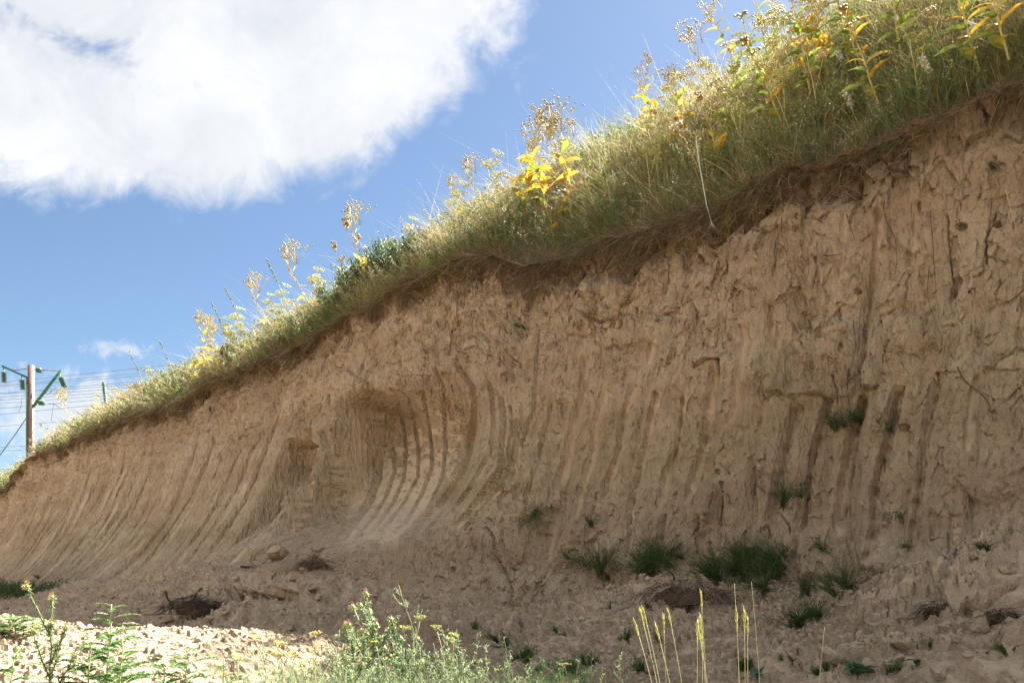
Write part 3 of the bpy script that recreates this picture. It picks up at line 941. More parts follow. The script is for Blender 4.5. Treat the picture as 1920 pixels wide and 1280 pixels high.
def herb_layer():
    """fine leafy herbs that nobody could count: thin stems with tiny leaves and pale seed specks"""
    a = Acc()
    n = 7000
    s, px = s_uniform_px(n)
    d = rng.uniform(0, 1, n) ** 1.1 * np.interp(px, [0, 900, 1200, 2000], [1.8, 2.6, 3.6, 3.8])
    P = hill_xyz(s, d)
    pn = fbm(s * .9, d * .9, 3, 211)
    L = rng.uniform(.16, .42, n)
    dirn = unit(np.stack([rng.normal(size=n) * .35 - .15, rng.normal(size=n) * .35 - .15, np.ones(n)], 1))
    bend = np.stack([rng.normal(size=n) * .2 - .1, rng.normal(size=n) * .2 - .1, -rng.uniform(0, .2, n)], 1)
    c = np.where((pn + rng.normal(size=n) * .2 > 0)[:, None], pick([(.09, .14, .04), (.13, .19, .06)], [1, 1], n), pick([(.24, .28, .16), (.32, .33, .10), (.30, .24, .12)], [3, 2, 2], n))
    low = (d + .2 * pn < .45) & (px > 950)
    c[low] = pick([(.08, .13, .045), (.12, .16, .07)], [1, 1], low.sum())
    c = c * np.interp(px, [900, 1200], [1, 1.25])[:, None]  # herbs too are coloured brighter at right in place of sunlight
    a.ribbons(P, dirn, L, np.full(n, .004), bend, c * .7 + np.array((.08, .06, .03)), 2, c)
    K = 16
    c = c * .78
    for k in range(K):
        t = (k + rng.uniform(size=n)) / K * .85 + .15
        b = P + dirn * (L * t)[:, None] + bend * (L * t * t)[:, None]
        dr = unit(rng.normal(size=(n, 3)) + [0, 0, .5])
        far = np.clip(P[:, 1] / 9, .8, 2.0)
        a.leaves(b, dr, rng.uniform(.02, .05, n) * far, rng.uniform(.008, .018, n) * far, c * rng.uniform(.75, 1.3, (n, 1)))
    sel = rng.uniform(size=n) < .36
    for k in range(14):
        m = sel
        t = .75 + .3 * rng.uniform(size=m.sum())
        b = P[m] + dirn[m] * (L[m] * t)[:, None] + bend[m] * (L[m] * t * t)[:, None] + rng.normal(size=(m.sum(), 3)) * .014
        a.balls(b, rng.uniform(.004, .009, m.sum()) * np.clip(P[m][:, 1] / 9, .8, 2), pick([(.42, .42, .34), (.38, .34, .14), (.40, .35, .2)], [2, 2, 3], m.sum()))
    tag(a.build('herbs', GRASS), 'fine leafy herbs and pale seed heads mixed into the turf', 'herbs', kind='stuff')


def thatch():
    """dead grass and fine roots hanging over the rim"""
    a = Acc()
    n = 24000
    s, px = s_uniform_px(n)
    d = rng.normal(size=n) * .06 - .02
    P = hill_xyz(s, np.maximum(d, 0)) + np.stack([-NX * np.minimum(d, 0), -NY * np.minimum(d, 0), np.zeros(n)], 1) * -1
    clump = sstep(fbm(s * 2.6, s * 0 + 1, 4, 221), -.05, .45)
    P[:, 2] -= rng.uniform(0, .30, n) ** 1.3 * (.06 + 1.5 * clump)
    P[:, 0] += NX * .04; P[:, 1] += NY * .04
    dirn = unit(np.stack([NX * .5 + rng.normal(size=n) * .6, NY * .5 + rng.normal(size=n) * .6, rng.normal(size=n) * .55 - .45], 1))
    L = rng.uniform(.04, .24, n) * (.2 + 1.0 * clump)
    gap = sstep(fbm(s * 5.5, s * 0 + 8, 2, 222), -.45, -.1)
    L = L * (.25 + .75 * gap) * np.where(rng.uniform(size=n) < .05, 1.9, 1)
    bend = np.stack([rng.normal(size=n) * .5, rng.normal(size=n) * .5, rng.uniform(-.9, .5, n)], 1)
    c = pick([BROWN, (.085, .055, .035), (.22, .16, .10), (.34, .27, .18), GREEN], [5, 5, 3, 1.8, 1.0], n)
    far = np.clip(P[:, 1] / 9, .8, 2.0)
    a.ribbons(P, dirn, L, rng.uniform(.003, .006, n) * far, bend, c, 3)
    tag(a.build('thatch', ROOTM), 'brown thatch and fine roots hanging from the turf edge', 'roots', kind='stuff')


turf(); herb_layer(); thatch()


# ------------------------------------------------------------------ tall yellowing plants along the skyline
def leaf_mesh(L, W, curl, col, tipc, twist=0.0):
    a = Acc()
    n, m = 8, 5
    t = np.linspace(0, 1, n)[:, None]; u = np.linspace(-1, 1, m)[None]
    w = W * (np.sin(math.pi * np.clip(t, 0, 1) ** .8) ** .8 * .5 + .03)
    wav = .06 * np.sin(t * 17 + u * 2) * W
    x = u * w
    z = -curl * L * t ** 2 + np.abs(u) * w * .35 + wav * np.abs(u)
    y = L * t * (1 - .25 * curl * t) + 0 * u
    ang = twist * t
    X, Z = x * np.cos(ang) - (z + curl * L * t ** 2) * np.sin(ang), x * np.sin(ang) + z
    P = np.stack([X, y, Z + 0 * u], -1)
    sp = fbm(x * 60 / W * .1 + 3, y * 8, 3, int(L * 1000))[..., None]
    C = np.asarray(col)[None, None] * (1 - t[..., None]) + np.asarray(tipc)[None, None] * t[..., None] + 0 * u[..., None]
    C = np.clip(C * (1 + .5 * sp), .01, .8)
    a.surf(P, C)
    return a.mesh('leaf', LEAFM, True)


LEAF_YEL = [leaf_mesh(.19, .058, .40, YEL, (.50, .30, .04), .5), leaf_mesh(.18, .055, .55, (.55, .50, .08), YEL, -.6), leaf_mesh(.15, .05, .9, ORA, (.33, .15, .03), .9)]
LEAF_GRN = [leaf_mesh(.20, .07, .35, (.17, .24, .045), (.28, .32, .06), .6), leaf_mesh(.19, .06, .5, (.13, .22, .05), (.40, .45, .07), -.5), leaf_mesh(.14, .05, .4, WHITE, (.52, .50, .25), .4)]


def bud_head(rad, nb, col):
    """an open flat-topped spray of round buds; local origin at its foot"""
    st, bd = Acc(), Acc()
    tips = []
    for k in range(max(4, nb // 6)):
        a_ = rng.uniform(0, 2 * math.pi); r = rad * rng.uniform(.25, 1)
        mid = np.array([math.cos(a_) * r * .7, math.sin(a_) * r * .7, rad * rng.uniform(.7, 1.5)])
        st.tube([[0, 0, 0], mid * [.4, .4, .55], mid], .0028, .0018, (.42, .36, .14), 4)
        for j in range(6):
            tp = mid + np.array([rng.normal() * .35, rng.normal() * .35, rng.uniform(.05, .6)]) * rad * .55
            st.tube([mid, (mid + tp) / 2 + [0, 0, .003], tp], .0014, .0012, (.42, .36, .14), 4)
            tips.append(tp)
    tips = np.array(tips)
    bd.balls(tips, rng.uniform(.0075, .0115, len(tips)), pick(col, np.ones(len(col)), len(tips)), .9)
    return st, bd


def tall_plant(h, lean, n_leaf, n_head, leafset, budcols, nb=30, leafscale=1.0, head=.15):
    """proto of a tall herb: stem > leaves > bud sprays"""
    t = thing('tall_herb', 'x', 'plant')
    st = Acc()
    P = curve((0, 0, 0), unit((lean, 0, 1)), h, (lean * .35, .03, 0), 9, .006 * h)
    st.tube(P, .0075, .004, (.36, .33, .13), 5, (.45, .36, .12))
    heads = []
    for k in range(n_head):
        tt = 1.0 if k == 0 else rng.uniform(.66, .95)
        i = tt * 8; i0 = min(int(i), 7); p = P[i0] * (1 - (i - i0)) + P[i0 + 1] * (i - i0)
        if k:
            a_ = rng.uniform(0, 6.28)
            q = p + np.array([math.cos(a_) * .11, math.sin(a_) * .11, .13]) * rng.uniform(.6, 1.2)
            st.tube([p, (p + q) / 2 - [0, 0, .01], q], .0032, .0022, (.42, .36, .12), 4)
            p = q
        heads.append(p)
    stem = st.build('stem', STEMM, t)
    for k in range(n_leaf):
        tt = .12 + .72 * (k + rng.uniform(0, .6)) / n_leaf
        i = tt * 8; i0 = int(i); p = P[i0] * (1 - (i - i0)) + P[i0 + 1] * (i - i0)
        lf = link('leaf', random.choice(leafset), t)
        lf.location = p
        lf.rotation_euler = (R(rng.uniform(15, 65)), R(rng.uniform(-30, 30)), k * 2.4 + rng.uniform(-.4, .4))
        lf.scale = (leafscale * rng.uniform(.6, 1.15) * (1.15 - .5 * tt),) * 3
    for p in heads:
        s_, b_ = bud_head(head * rng.uniform(.7, 1.1), nb, budcols)
        o = s_.build('flower_spray', STEMM, t); o.location = p
        b = b_.build('buds', STEMM, o); b['kind'] = 'stuff'
    return t


BUDS = [(.21, .17, .04), (.33, .24, .04), (.16, .15, .05), (.42, .30, .05)]
protos = [
    tall_plant(.95, -.12, 13, 7, LEAF_YEL + LEAF_GRN[:1], BUDS, 26, 1.4),
    tall_plant(.90, .10, 12, 6, LEAF_YEL + LEAF_GRN[:1], BUDS, 24, 1.4),
    tall_plant(1.0, -.2, 14, 8, LEAF_YEL[:2] + LEAF_GRN[:2], BUDS, 26, 1.45),
    tall_plant(.70, -.38, 7, 5, LEAF_YEL, BUDS, 22, .9),
    tall_plant(.52, .05, 13, 1, LEAF_GRN, [LIME, OLIVE], 14, .85, .05),
    tall_plant(.42, -.1, 11, 2, LEAF_YEL[:2] + LEAF_GRN[:1], [ORA, OLIVE], 20, .95, .06),
]
proto_h = [1.09, 1.04, 1.14, .82, .60, .50]
TALL = [  # base px, base py, top py, proto, label
    (1075, 425, 205, 0, 'yellow-leaved plant with the biggest bud sprays on the middle rim'),
    (1035, 420, 225, 2, 'yellowing plant with dense bud sprays left of the biggest one'),
    (985, 400, 232, 1, 'yellow-leaved plant whose bud spray leans left over the bend of the rim'),
    (1105, 400, 210, 3, 'leaning plant with a compact bud spray rightmost in the middle rim cluster'),
    (925, 420, 302, 3, 'small leaning plant with a sparse bud spray, next right of the lone rim plant'),
    (885, 430, 336, 3, 'lone leaning plant with olive buds at the left end of the middle rim'),
    (1235, 270, 120, 2, 'big yellow and green leaved plant under a broad cloud of buds on the upper skyline'),
    (1290, 290, 130, 0, 'yellow plant in full bud above the thin white hanging stalk'),
    (1200, 290, 190, 1, 'short plant with one bud spray low on the sky left of the big leafy plant'),
    (1330, 260, 190, 5, 'low orange and yellow leaved plant tangled in dry buds above the hanging stalk'),
    (1255, 300, 215, 5, 'low yellow-leaved plant between the two tall budding plants of the upper skyline'),
    (1375, 270, 200, 4, 'pale broad-leaved plant with whitish leaves beside the orange buds'),
    (1405, 160, 10, 2, 'tall plant with an airy bud spray high against the sky near the top edge'),
    (1390, 200, 65, 3, 'slim leaning plant with scattered buds just left of the bright green leaf rosette'),
    (1455, 150, 70, 4, 'plant with large glowing yellow-green leaves high on the slope'),
    (1500, 90, 8, 1, 'budding plant at the very top of the slope right of the sky'),
    (1545, 80, -20, 2, 'brown budding plant cut by the top edge of the view'),
    (1600, 130, 55, 4, 'green and yellow leaved plant in the middle of the upper meadow'),
    (1625, 140, 75, 5, 'small yellow-leaved plant right of the middle of the upper meadow'),
    (1490, 180, 110, 0, 'orange-brown budding plant amid grass right of the glowing rosette'),
    (1440, 215, 150, 4, 'whitish-leaved plant low under the glowing leaf rosette'),
    (1815, 95, 0, 4, 'tall pale stalk with broad yellow leaves near the top right corner'),
    (1845, 150, 60, 5, 'plant with hanging orange and white leaves near the top right corner'),
    (1715, 60, -20, 1, 'yellowish plant among grass at the top edge near the right'),
    (717, 470, 395, 3, 'thin plant with a few yellow leaves standing out over the dark green bush'),
    (685, 490, 440, 5, 'small yellow-leaved plant in front of the dark green bush'),
    (600, 545, 455, 3, 'thin budding plant left of the dark green bush'),
    (655, 520, 480, 5, 'low plant with orange and yellow leaves at the left foot of the dark green bush'),
    (523, 590, 525, 3, 'sparse budding plant on the lower middle rim'),
    (395, 670, 568, 0, 'tall bushy budding plant standing alone on the left rim'),
    (375, 675, 585, 1, 'leaning budding plant crowded against the tall one on the left rim'),
    (425, 670, 600, 3, 'short budding plant right of the tall one on the left rim'),
    (410, 700, 655, 5, 'low yellow-orange leaved plant at the rim edge below the tall budding one'),
    (330, 735, 700, 5, 'small yellowing plant above the hanging green leaves at far left rim'),
    (150, 790, 735, 3, 'little plant with one orange leaf near the railway pole'),
    (90, 838, 800, 5, 'yellow and green long-leaved tuft at the rim right beside the railway pole'),
    (540, 640, 590, 5, 'dry yellow plant half buried in straw above the root tangle'),
    (1330, 215, 150, 1, 'yellow budding plant between the two upper skyline groups'),
    (1530, 190, 120, 4, 'broad green-leaved plant halfway down the middle of the upper slope'),
    (1700, 130, 60, 4, 'yellow-green leaved plant left of the top right corner group'),
    (1350, 330, 270, 5, 'yellow-leaved plant low on the slope right of the hanging stalk'),
    (1370, 280, 215, 4, 'round pale-leaved plant just above the dark bushes by the hanging stalk'),
    (1660, 215, 165, 5, 'orange-leaved plant low in the upper meadow above the undercut turf'),
    (1780, 235, 170, 4, 'pale-leaved plant near the turf edge below the white flower spike'),
    (1900, 130, 60, 5, 'orange-leaved plant cut by the right margin near the top'),
    (1140, 400, 330, 5, 'yellow-leaved plant low on the slope left of the yellow specked herb'),
    (1220, 340, 280, 0, 'yellowing plant halfway down the slope left of the hanging stalk'),
    (1040, 450, 390, 5, 'orange-leaved plant close to the rim above the hanging root hank'),
    (1560, 60, -10, 2, 'budding plant at the top edge above the middle of the meadow'),
    (1480, 250, 190, 5, 'small yellow plant above the dark bushes under the upper skyline'),
]
used = set()


def rim_base(px, py):
    """a point of the turf slope at that spot of the photograph"""
    loc, _ = hit(px, py, (hill,))
    if loc.y > 60 or loc.y < 2:
        Y = WC / (1 + (px - 960) / FPX) + .8
        loc = Vector(((px - 960) / FPX * Y, Y, ZC + (HY - py) / FPX * Y))
    # keep on the slope: drop to the hill surface at this plan position
    ok, l2, _, _ = hill.ray_cast(Vector((loc.x, loc.y, 20)), Vector((0, 0, -1)))
    return l2.copy() if ok else loc


for bx_, by_, ty_, pi_, lab in TALL:
    loc = rim_base(bx_, by_)
    need = ZC + (HY - ty_) / FPX * loc.y - loc.z       # height that reaches the top row of the photo
    need = max((.85 if pi_ == 4 else .66) if bx_ > 1330 else .28, min(need, 1.25))
    root = protos[pi_] if pi_ not in used else copy_tree(protos[pi_])
    used.add(pi_)
    k = need / proto_h[pi_]
    root.location = loc - Vector((0, 0, .03))
    root.scale = (k, k, k)
    ln = .45 if (bx_ > 1380 and by_ > 100 or bx_ > 1700) else 0
    root.rotation_euler = (ln, -ln, 0 if (pi_ in (2, 3) or ln) else rng.uniform(-.5, .5))
    if ln: root.location += Vector((NX * .12, NY * .12, .04))
    tag(root, lab, 'plant', 'tall yellowing herbs along the rim')

# umbels: yellowish flat seed heads
def umbel_plant(h, n_um, colset, r=.05, stemc=(.40, .40, .16)):
    t = thing('umbel_herb', 'x', 'plant')
    st = Acc()
    P = curve((0, 0, 0), unit((-.12, 0, 1)), h, (-.08, 0, 0), 7, .004)
    st.tube(P, .0035, .002, stemc, 4)
    tips = [P[-1]]
    for k in range(n_um - 1):
        p = P[rng.integers(2, 6)]; a_ = rng.uniform(0, 6.28)
        q = p + np.array([math.cos(a_) * .35, math.sin(a_) * .35, 1]) * h * rng.uniform(.25, .5)
        st.tube([p, (p + q) / 2 + [math.cos(a_) * .01, 0, -.01], q], .002, .0015, stemc, 4)
        tips.append(q)
    st.build('stem', STEMM, t)
    for q in tips:
        u = Acc(); m = 13
        rr = r * rng.uniform(.6, 1.15)
        for j in range(m):
            a_ = j * 2.4; f = math.sqrt((j + .5) / m)
            e = np.array([math.cos(a_) * f * rr, math.sin(a_) * f * rr, rr * (.75 - .2 * f)])
            u.tube([[0, 0, 0], e * [.5, .5, .6], e], .001, .0008, stemc, 4)
            u.balls(e + rng.normal(size=(6, 3)) * rr * .10, rng.uniform(.0045, .0075, 6), pick(colset, np.ones(len(colset)), 6))
        o = u.build('umbel', STEMM, t); o.location = q; o.rotation_euler = (rng.normal() * .25, rng.normal() * .25, 0)
    return t


um = [umbel_plant(.42, 5, [(.42, .39, .13), (.36, .36, .11)], .06), umbel_plant(.36, 4, [(.42, .36, .2), (.40, .33, .18)], .05, STRAW), umbel_plant(.48, 6, [(.40, .42, .13), (.45, .40, .18)], .07)]
n_um = 0
where = ['upper meadow near the top right corner', 'middle of the upper meadow', 'grass of the upper skyline', 'middle rim grass', 'left rim grass against the sky']
ORD = 'first second third fourth fifth sixth seventh eighth ninth tenth eleventh twelfth thirteenth fourteenth fifteenth sixteenth seventeenth eighteenth nineteenth twentieth twenty-first twenty-second twenty-third twenty-fourth twenty-fifth twenty-sixth twenty-seventh twenty-eighth'.split()
ums = []
for i in range(84):
    px = [1500, 1920, 1250, 1500, 880, 1250, 400, 880, 60, 420][(i % 5) * 2: (i % 5) * 2 + 2]
    x = rng.uniform(*px)
    s = s_of_px(np.array([x]))
    d = np.array([rng.uniform(.25, np.interp(x, [0, 900, 1200, 2000], [1.2, 1.8, 3.2, 3.4]))])
    p = hill_xyz(s, d)[0]
    k = i % 3
    root = um[k] if i < 3 else copy_tree(um[k])
    root.location = p
    f = rng.uniform(.95, 1.5) * (1.0 if x > 1100 else .85)
    root.scale = (f, f, f)
    root.rotation_euler = (.2, -.3 if x > 1200 else -.1, rng.uniform(0, .5))
    ums.append((x, k, root))
    tag(root, ['yellow-green umbels on branching stems in the ', 'straw-coloured dry umbels on thin stems in the ', 'large yellow-green umbels on tall stems in the '][k] + ['upper meadow at the top right', 'upper skyline grass', 'middle rim grass', 'lower middle rim grass', 'left rim grass'][i % 5], 'plant', 'umbel herbs scattered through the turf')

for k in range(3):
    for j, (_, _, r_) in enumerate(sorted([u for u in ums if u[1] == k], key=lambda u: u[0])):
        tag(r_, ['small yellow-green umbel herb, ', 'straw-coloured dry umbel herb, ', 'large yellow-green umbel herb, '][k] + ORD[j] + ' of its kind along the rim from the left')

# dark seed spikes against the sky
def spike(h, label, px, py, ty, white=False):
    loc = rim_base(px, py)
    need = ZC + (HY - ty) / FPX * loc.y - loc.z
    h = max(.3, min(need, 1.3))
    t = thing('seed_spike' if not white else 'flower_spike', label, 'plant', loc)
    P = curve((0, 0, 0), unit((-.28, 0, 1)), h, (-.12, 0, 0), 10)
    st = Acc(); st.tube(P, .005, .003, (.20, .22, .09), 4); st.build('stem', STEMM, t)
    b = Acc(); n = 90
    tt = rng.uniform(.62, 1, n) * 9; i0 = np.minimum(tt.astype(int), 8); f = (tt - i0)[:, None]
    c = P[i0] * (1 - f) + P[i0 + 1] * f + rng.normal(size=(n, 3)) * (.012 if white else .008)
    b.balls(c, rng.uniform(.006, .012, n) * (1.3 if white else 1), jig(WHITE if white else (.12, .16, .06), n))
    b.build('seed_head' if not white else 'flower_head', STEMM, t)


spike(.6, 'thin dark seed spike leaning left above the lower middle rim', 555, 560, 470)
spike(.6, 'dark seed spike left of the leaning one on the lower middle rim', 475, 605, 535)
spike(.6, 'short dark seed spike beside the small budding plant at the left rim', 440, 620, 562)
spike(.6, 'upright dark seed spike alone between the tall budding plant and the railway pole', 338, 690, 630)
spike(.6, 'small dark seed spike nearest the railway pole', 281, 715, 655)
spike(.6, 'creamy white flower spike low on the slope under the top right corner', 1757, 180, 130, True)
spike(.6, 'dense white flower spike in the top right corner', 1848, 110, 55, True)
spike(.6, 'whitish flower spike in the middle of the upper meadow', 1592, 150, 98, True)
spike(.6, 'small cream flower spike above the undercut turf edge', 1610, 240, 205, True)


# ------------------------------------------------------------------ shrubs
def leafy_bush(name, label, loc, rx, rz, n, cols, leaf=(.03, .012), cat='shrub', group=None, stems=16):
    t = thing(name, label, cat, loc, 0, group)
    st, lf = Acc(), Acc()
    ends = []
    for k in range(stems):
        dr = unit((rng.normal() * .6, rng.normal() * .6, 1))
        L = rz * rng.uniform(.65, 1.05)
        P = curve((rng.normal() * rx * .3, rng.normal() * rx * .3, -.03), dr * [rx / rz, rx / rz, 1], L, (0, 0, 0), 6, .012)
        st.tube(P, .007, .002, (.16, .12, .07), 4)
        ends.append(P)
    st.build('stem', STEMM, t)
    E = np.array(ends)
    m = n
    i = rng.integers(0, stems, m); tt = rng.uniform(.25, 1, m) ** .7 * 5; j = np.minimum(tt.astype(int), 4); f = (tt - j)[:, None]
    b = E[i, j] * (1 - f) + E[i, j + 1] * f + rng.normal(size=(m, 3)) * rx * .12
    lf.leaves(b, unit(rng.normal(size=(m, 3)) + [0, 0, .6]), rng.uniform(.6, 1.3, m) * leaf[0], rng.uniform(.7, 1.2, m) * leaf[1], pick(cols, np.ones(len(cols)), m) * rng.uniform(.7, 1.25, (m, 1)))
    lf.build('foliage', LEAFM, t)
    return t


bg = [(.07, .12, .06), (.10, .16, .08), (.05, .09, .045)]
for x, y, rx, rz, lab in [(640, 528, .45, .60, 'dark green bush at the lower end of the bushy row on the rim'), (690, 503, .48, .64, 'dark green bush in the middle of the bushy row on the rim'),
                          (735, 478, .48, .64, 'dark green bush right of the thin yellow-leaved plant'), (785, 455, .44, .56, 'dark green bush at the upper end of the bushy row on the rim'),
                          (570, 580, .28, .34, 'small green bush below the bushy row on the left rim'), (430, 660, .26, .34, 'green bush beside the tall budding plant on the left rim')]:
    leafy_bush('bush', lab, rim_base(x, y), rx, rz, 3400, bg, (.05, .022), 'shrub', 'green bushes on the rim')
for x, y, rx, rz, lab in [(1150, 370, .32, .38, 'dense green herb with yellow specks on the middle rim'), (1130, 330, .3, .35, 'olive green bush behind the yellow specked herb'),
                          (1440, 300, .35, .36, 'dark green wiry bush at the edge of the turf under the upper skyline'), (1360, 330, .32, .34, 'dark green wiry bush right of the thin white hanging stalk'),
                          (1560, 240, .34, .36, 'dark green bush on the turf edge, middle right'), (1820, 130, .3, .3, 'dark leafed plant on the turf under the top right corner'), (1480, 200, .3, .34, 'green bush in the middle of the upper slope')]:
    leafy_bush('bush', lab, rim_base(x, y), rx, rz, 2200, [(.12, .17, .05), (.20, .25, .08), (.30, .30, .06), (.09, .13, .04)], (.028, .010), 'shrub', 'bushy herbs on the turf edge', 26)


# ------------------------------------------------------------------ green wiry tufts growing from the bank
def broom(px, py, size, dens, label, lean=(0, 0), col=(.055, .095, .030)):
    loc, nor = hit(px, py)
    t = thing('wiry_tuft', label, 'plant', loc, 0, 'wiry green tufts on the bank')
    k = loc.y / FPX
    H = size * k
    a, st = Acc(), Acc()
    n = int(dens * 8)
    out = np.array([NX, NY, 0])
    nc = max(2, int(dens / 5)); ci = rng.integers(0, nc, n)
    cd = rng.normal(size=(nc, 3)) * [.5, .3, .3]; cb_ = rng.normal(size=(nc, 3)) * H * [.28, .16, .10]; cl = rng.uniform(.55, 1.1, nc)
    d = unit(np.stack([rng.normal(size=n) * .30 - .12, rng.normal(size=n) * .22, rng.uniform(.45, 1.2, n)], 1) + cd[ci] + out * .40 + np.array([lean[0], 0, lean[1]]))
    L = rng.uniform(.35, 1.15, n) * H * cl[ci]
    b0 = cb_[ci] + rng.normal(size=(n, 3)) * H * .04
    bend = np.stack([rng.normal(size=n) * .3, rng.normal(size=n) * .2, -rng.uniform(-.1, .4, n)], 1)
    cc = jig(col, n, .4); dr = rng.uniform(size=n) < .14; cc[dr] = jig((.26, .22, .12), dr.sum(), .3)
    a.ribbons(b0, d, L, np.full(n, .0042), bend, cc, 4)
    # side twigs
    for j in range(4):
        tt = rng.uniform(.3, .95, n)
        b = b0 + d * (L * tt)[:, None] + bend * (L * tt * tt)[:, None]
        dd = unit(d + rng.normal(size=(n, 3)) * .45)
        a.ribbons(b, dd, L * rng.uniform(.12, .38, n), np.full(n, .0034), bend * .3, jig(col, n, .4), 2)
    for j in range(5):
        P = curve(-out * .03, unit(out * .6 + rng.normal(size=3) * .5), H * .35, (0, 0, .2), 5, .004)
        st.tube(P, .005, .002, (.10, .07, .04), 4)
    st.build('stem', STEMM, t)
    a.build('foliage', GRASS, t)
    return t


for args in [
    (1135, 1075, 80, 26, 'broad dark green tuft at the foot of the bank, leftmost of the low row'),
    (1235, 1075, 95, 42, 'dense dark green tuft just above the dead root tangle on the left'),
    (1255, 1040, 55, 10, 'thin sprig above the dense tuft over the root tangle', (.1, .5)),
    (1345, 1085, 90, 44, 'dense dark green tuft over the right end of the dead root tangle'),
    (1400, 1070, 85, 22, 'looser green tuft right of the pair over the root tangle'),
    (1465, 1075, 100, 26, 'tall loose tuft in the shadow hollow near the right end of the low row'),
    (1440, 1110, 70, 16, 'low tuft beneath the tall loose one at the foot of the bank'),
    (1590, 800, 55, 26, 'round green tuft high on the bank under a hanging root'),
    (1665, 805, 38, 7, 'very thin sprig beside the small hole high on the bank'),
    (1465, 955, 65, 12, 'straggly tuft in the groove below the long ledge'),
    (1510, 935, 40, 6, 'thin sideways sprig right of the straggly groove tuft', (.5, -.2)),
    (1032, 955, 55, 12, 'small dark tuft hanging in the groove right of the scoop', (-.1, -.5)),
    (1110, 985, 40, 8, 'sparse sprig low in a groove, middle of the bank'),
    (1690, 985, 42, 12, 'small drooping tuft under the longest groove on the right', (.2, -.4)),
    (1700, 1030, 30, 8, 'lowest little sprig on the right part of the bank', (.3, -.2)),
    (1575, 1110, 75, 18, 'open twiggy tuft on the loose slope at right'),
    (1500, 1175, 65, 34, 'thick low leafy tuft on the loose slope at right'),
    (1495, 1120, 60, 8, 'upright stalk rising out of the thick low tuft', (0, .8)),
    (1555, 1035, 36, 7, 'faint sprig right of the tall loose tuft'),
    (1850, 1030, 34, 7, 'tiny sprig at the top of the talus near the right edge'),
    (985, 620, 16, 10, 'tiny grey-green rosette high on the bank above the scoop'),
    (70, 1085, 14, 8, 'tiny green tuft at the far left foot of the bank'),
    (1060, 1050, 30, 5, 'faint twig left of the leftmost low tuft'),
    (1165, 1015, 25, 4, 'faint sprig in the middle foot of the bank'),
    (1690, 270, 40, 6, 'trailing green sprig under the turf edge on the right', (0, -1.2)),
    (1870, 300, 40, 6, 'trailing grey sprig under the turf edge by the right margin', (.2, -1.0)),
    (830, 500, 60, 12, 'trailing green herb hanging at the bend of the rim', (-.3, -.9), (.16, .22, .07)),
    (940, 530, 30, 6, 'small hanging green leaves below the middle rim', (0, -.8), (.16, .22, .07)),
]:
    broom(*args)


# ------------------------------------------------------------------ roots
def hug(pts, off=.006, n=None):
    """points of a path in the photograph laid on the bank's face"""
    out = []
    for i in range(len(pts) - 1):
        (x0, y0), (x1, y1) = pts[i], pts[i + 1]
        m = max(2, int(math.hypot(x1 - x0, y1 - y0) / 7))
        for k in range(m):
            t = k / m
            x, y = x0 + (x1 - x0) * t + rng.normal() * 1.0, y0 + (y1 - y0) * t + rng.normal() * 1.0
            loc, nor = hit(x, y, (bank,))
            out.append(loc - Vector((loc.x, loc.y, loc.z - ZC)).normalized() * off * 3)
    out.append(hit(*pts[-1], (bank,))[0])
    P = np.array([tuple(p) for p in out])
    # smooth out jumps in depth
    for _ in range(7):
        P[1:-1] = (P[:-2] + 2 * P[1:-1] + P[2:]) / 4
    return P


def root(label, paths, r=.007, col=(.085, .055, .035), grp='roots exposed on the bank'):
    P = [hug(p) for p in paths]
    o = P[0][0]
    t = thing('exposed_root', label, 'root', tuple(o), 0, grp)
    for i, q in enumerate(P):
        a = Acc()
        a.tube(q - o, .62 * r * (1 if i == 0 else .6), r * .2, col, 5)
        a.build('main_root' if i == 0 else 'side_root', ROOTM, t, True)


ROOTK = .6
root('dark root hanging under the long ledge down to the round green tuft', [[(1590, 690), (1588, 725), (1593, 760), (1598, 790)]], .008)
root('long dark root crossing the right part of the bank at mid height', [[(1795, 690), (1805, 715), (1840, 735), (1858, 760), (1862, 790)], [(1840, 735), (1850, 742), (1868, 748)]], .009)
root('dark zigzag root left of the two upper grooves on the right', [[(1655, 385), (1662, 420), (1680, 445), (1683, 480), (1678, 515)], [(1662, 420), (1672, 410)], [(1660, 400), (1666, 435)]], .006)
root('straight dark root beside the third upper groove on the right', [[(1742, 395), (1748, 430), (1750, 480), (1755, 550), (1760, 600)]], .005)
root('thin root below the first upper groove on the right', [[(1588, 400), (1598, 435), (1606, 460)]], .005)
root('forked dark root below the turf right of the white hanging stalk', [[(1470, 385), (1462, 420), (1470, 450), (1455, 490)], [(1400, 400), (1415, 425), (1405, 450)], [(1462, 420), (1440, 438)], [(1470, 450), (1478, 500)]], .006)
root('sinuous dark root by the rim in the middle of the bank', [[(1335, 440), (1345, 415), (1365, 398), (1385, 390)], [(1365, 398), (1378, 420), (1384, 450)]], .007)
root('wiry root web on the bank under the lower middle turf edge', [[(560, 660), (590, 680), (640, 655), (680, 665)], [(590, 680), (600, 700)], [(570, 650), (585, 640)]], .007)
root('black split root hanging under the turf left of centre', [[(388, 740), (392, 765), (396, 790)], [(383, 745), (380, 770)], [(392, 765), (402, 785)]], .02, (.03, .025, .02))
root('little dark stub with a twig stuck in the right side of the bank', [[(1545, 480), (1562, 484), (1582, 474)]], .008)
root('pale thin root arching down by the right margin', [[(1885, 355), (1895, 390), (1905, 430), (1918, 460)]], .004, (.42, .33, .2))
root('vertical root under the small sprig left of the twin cracks', [[(1860, 380), (1852, 440), (1846, 480)]], .006)
root('hair-thin root in the middle of the right bank', [[(1742, 500), (1738, 560), (1768, 640)]], .004)
root('fine dark root next to the bucket marks in the middle', [[(1600, 600), (1606, 660), (1590, 700)]], .005)


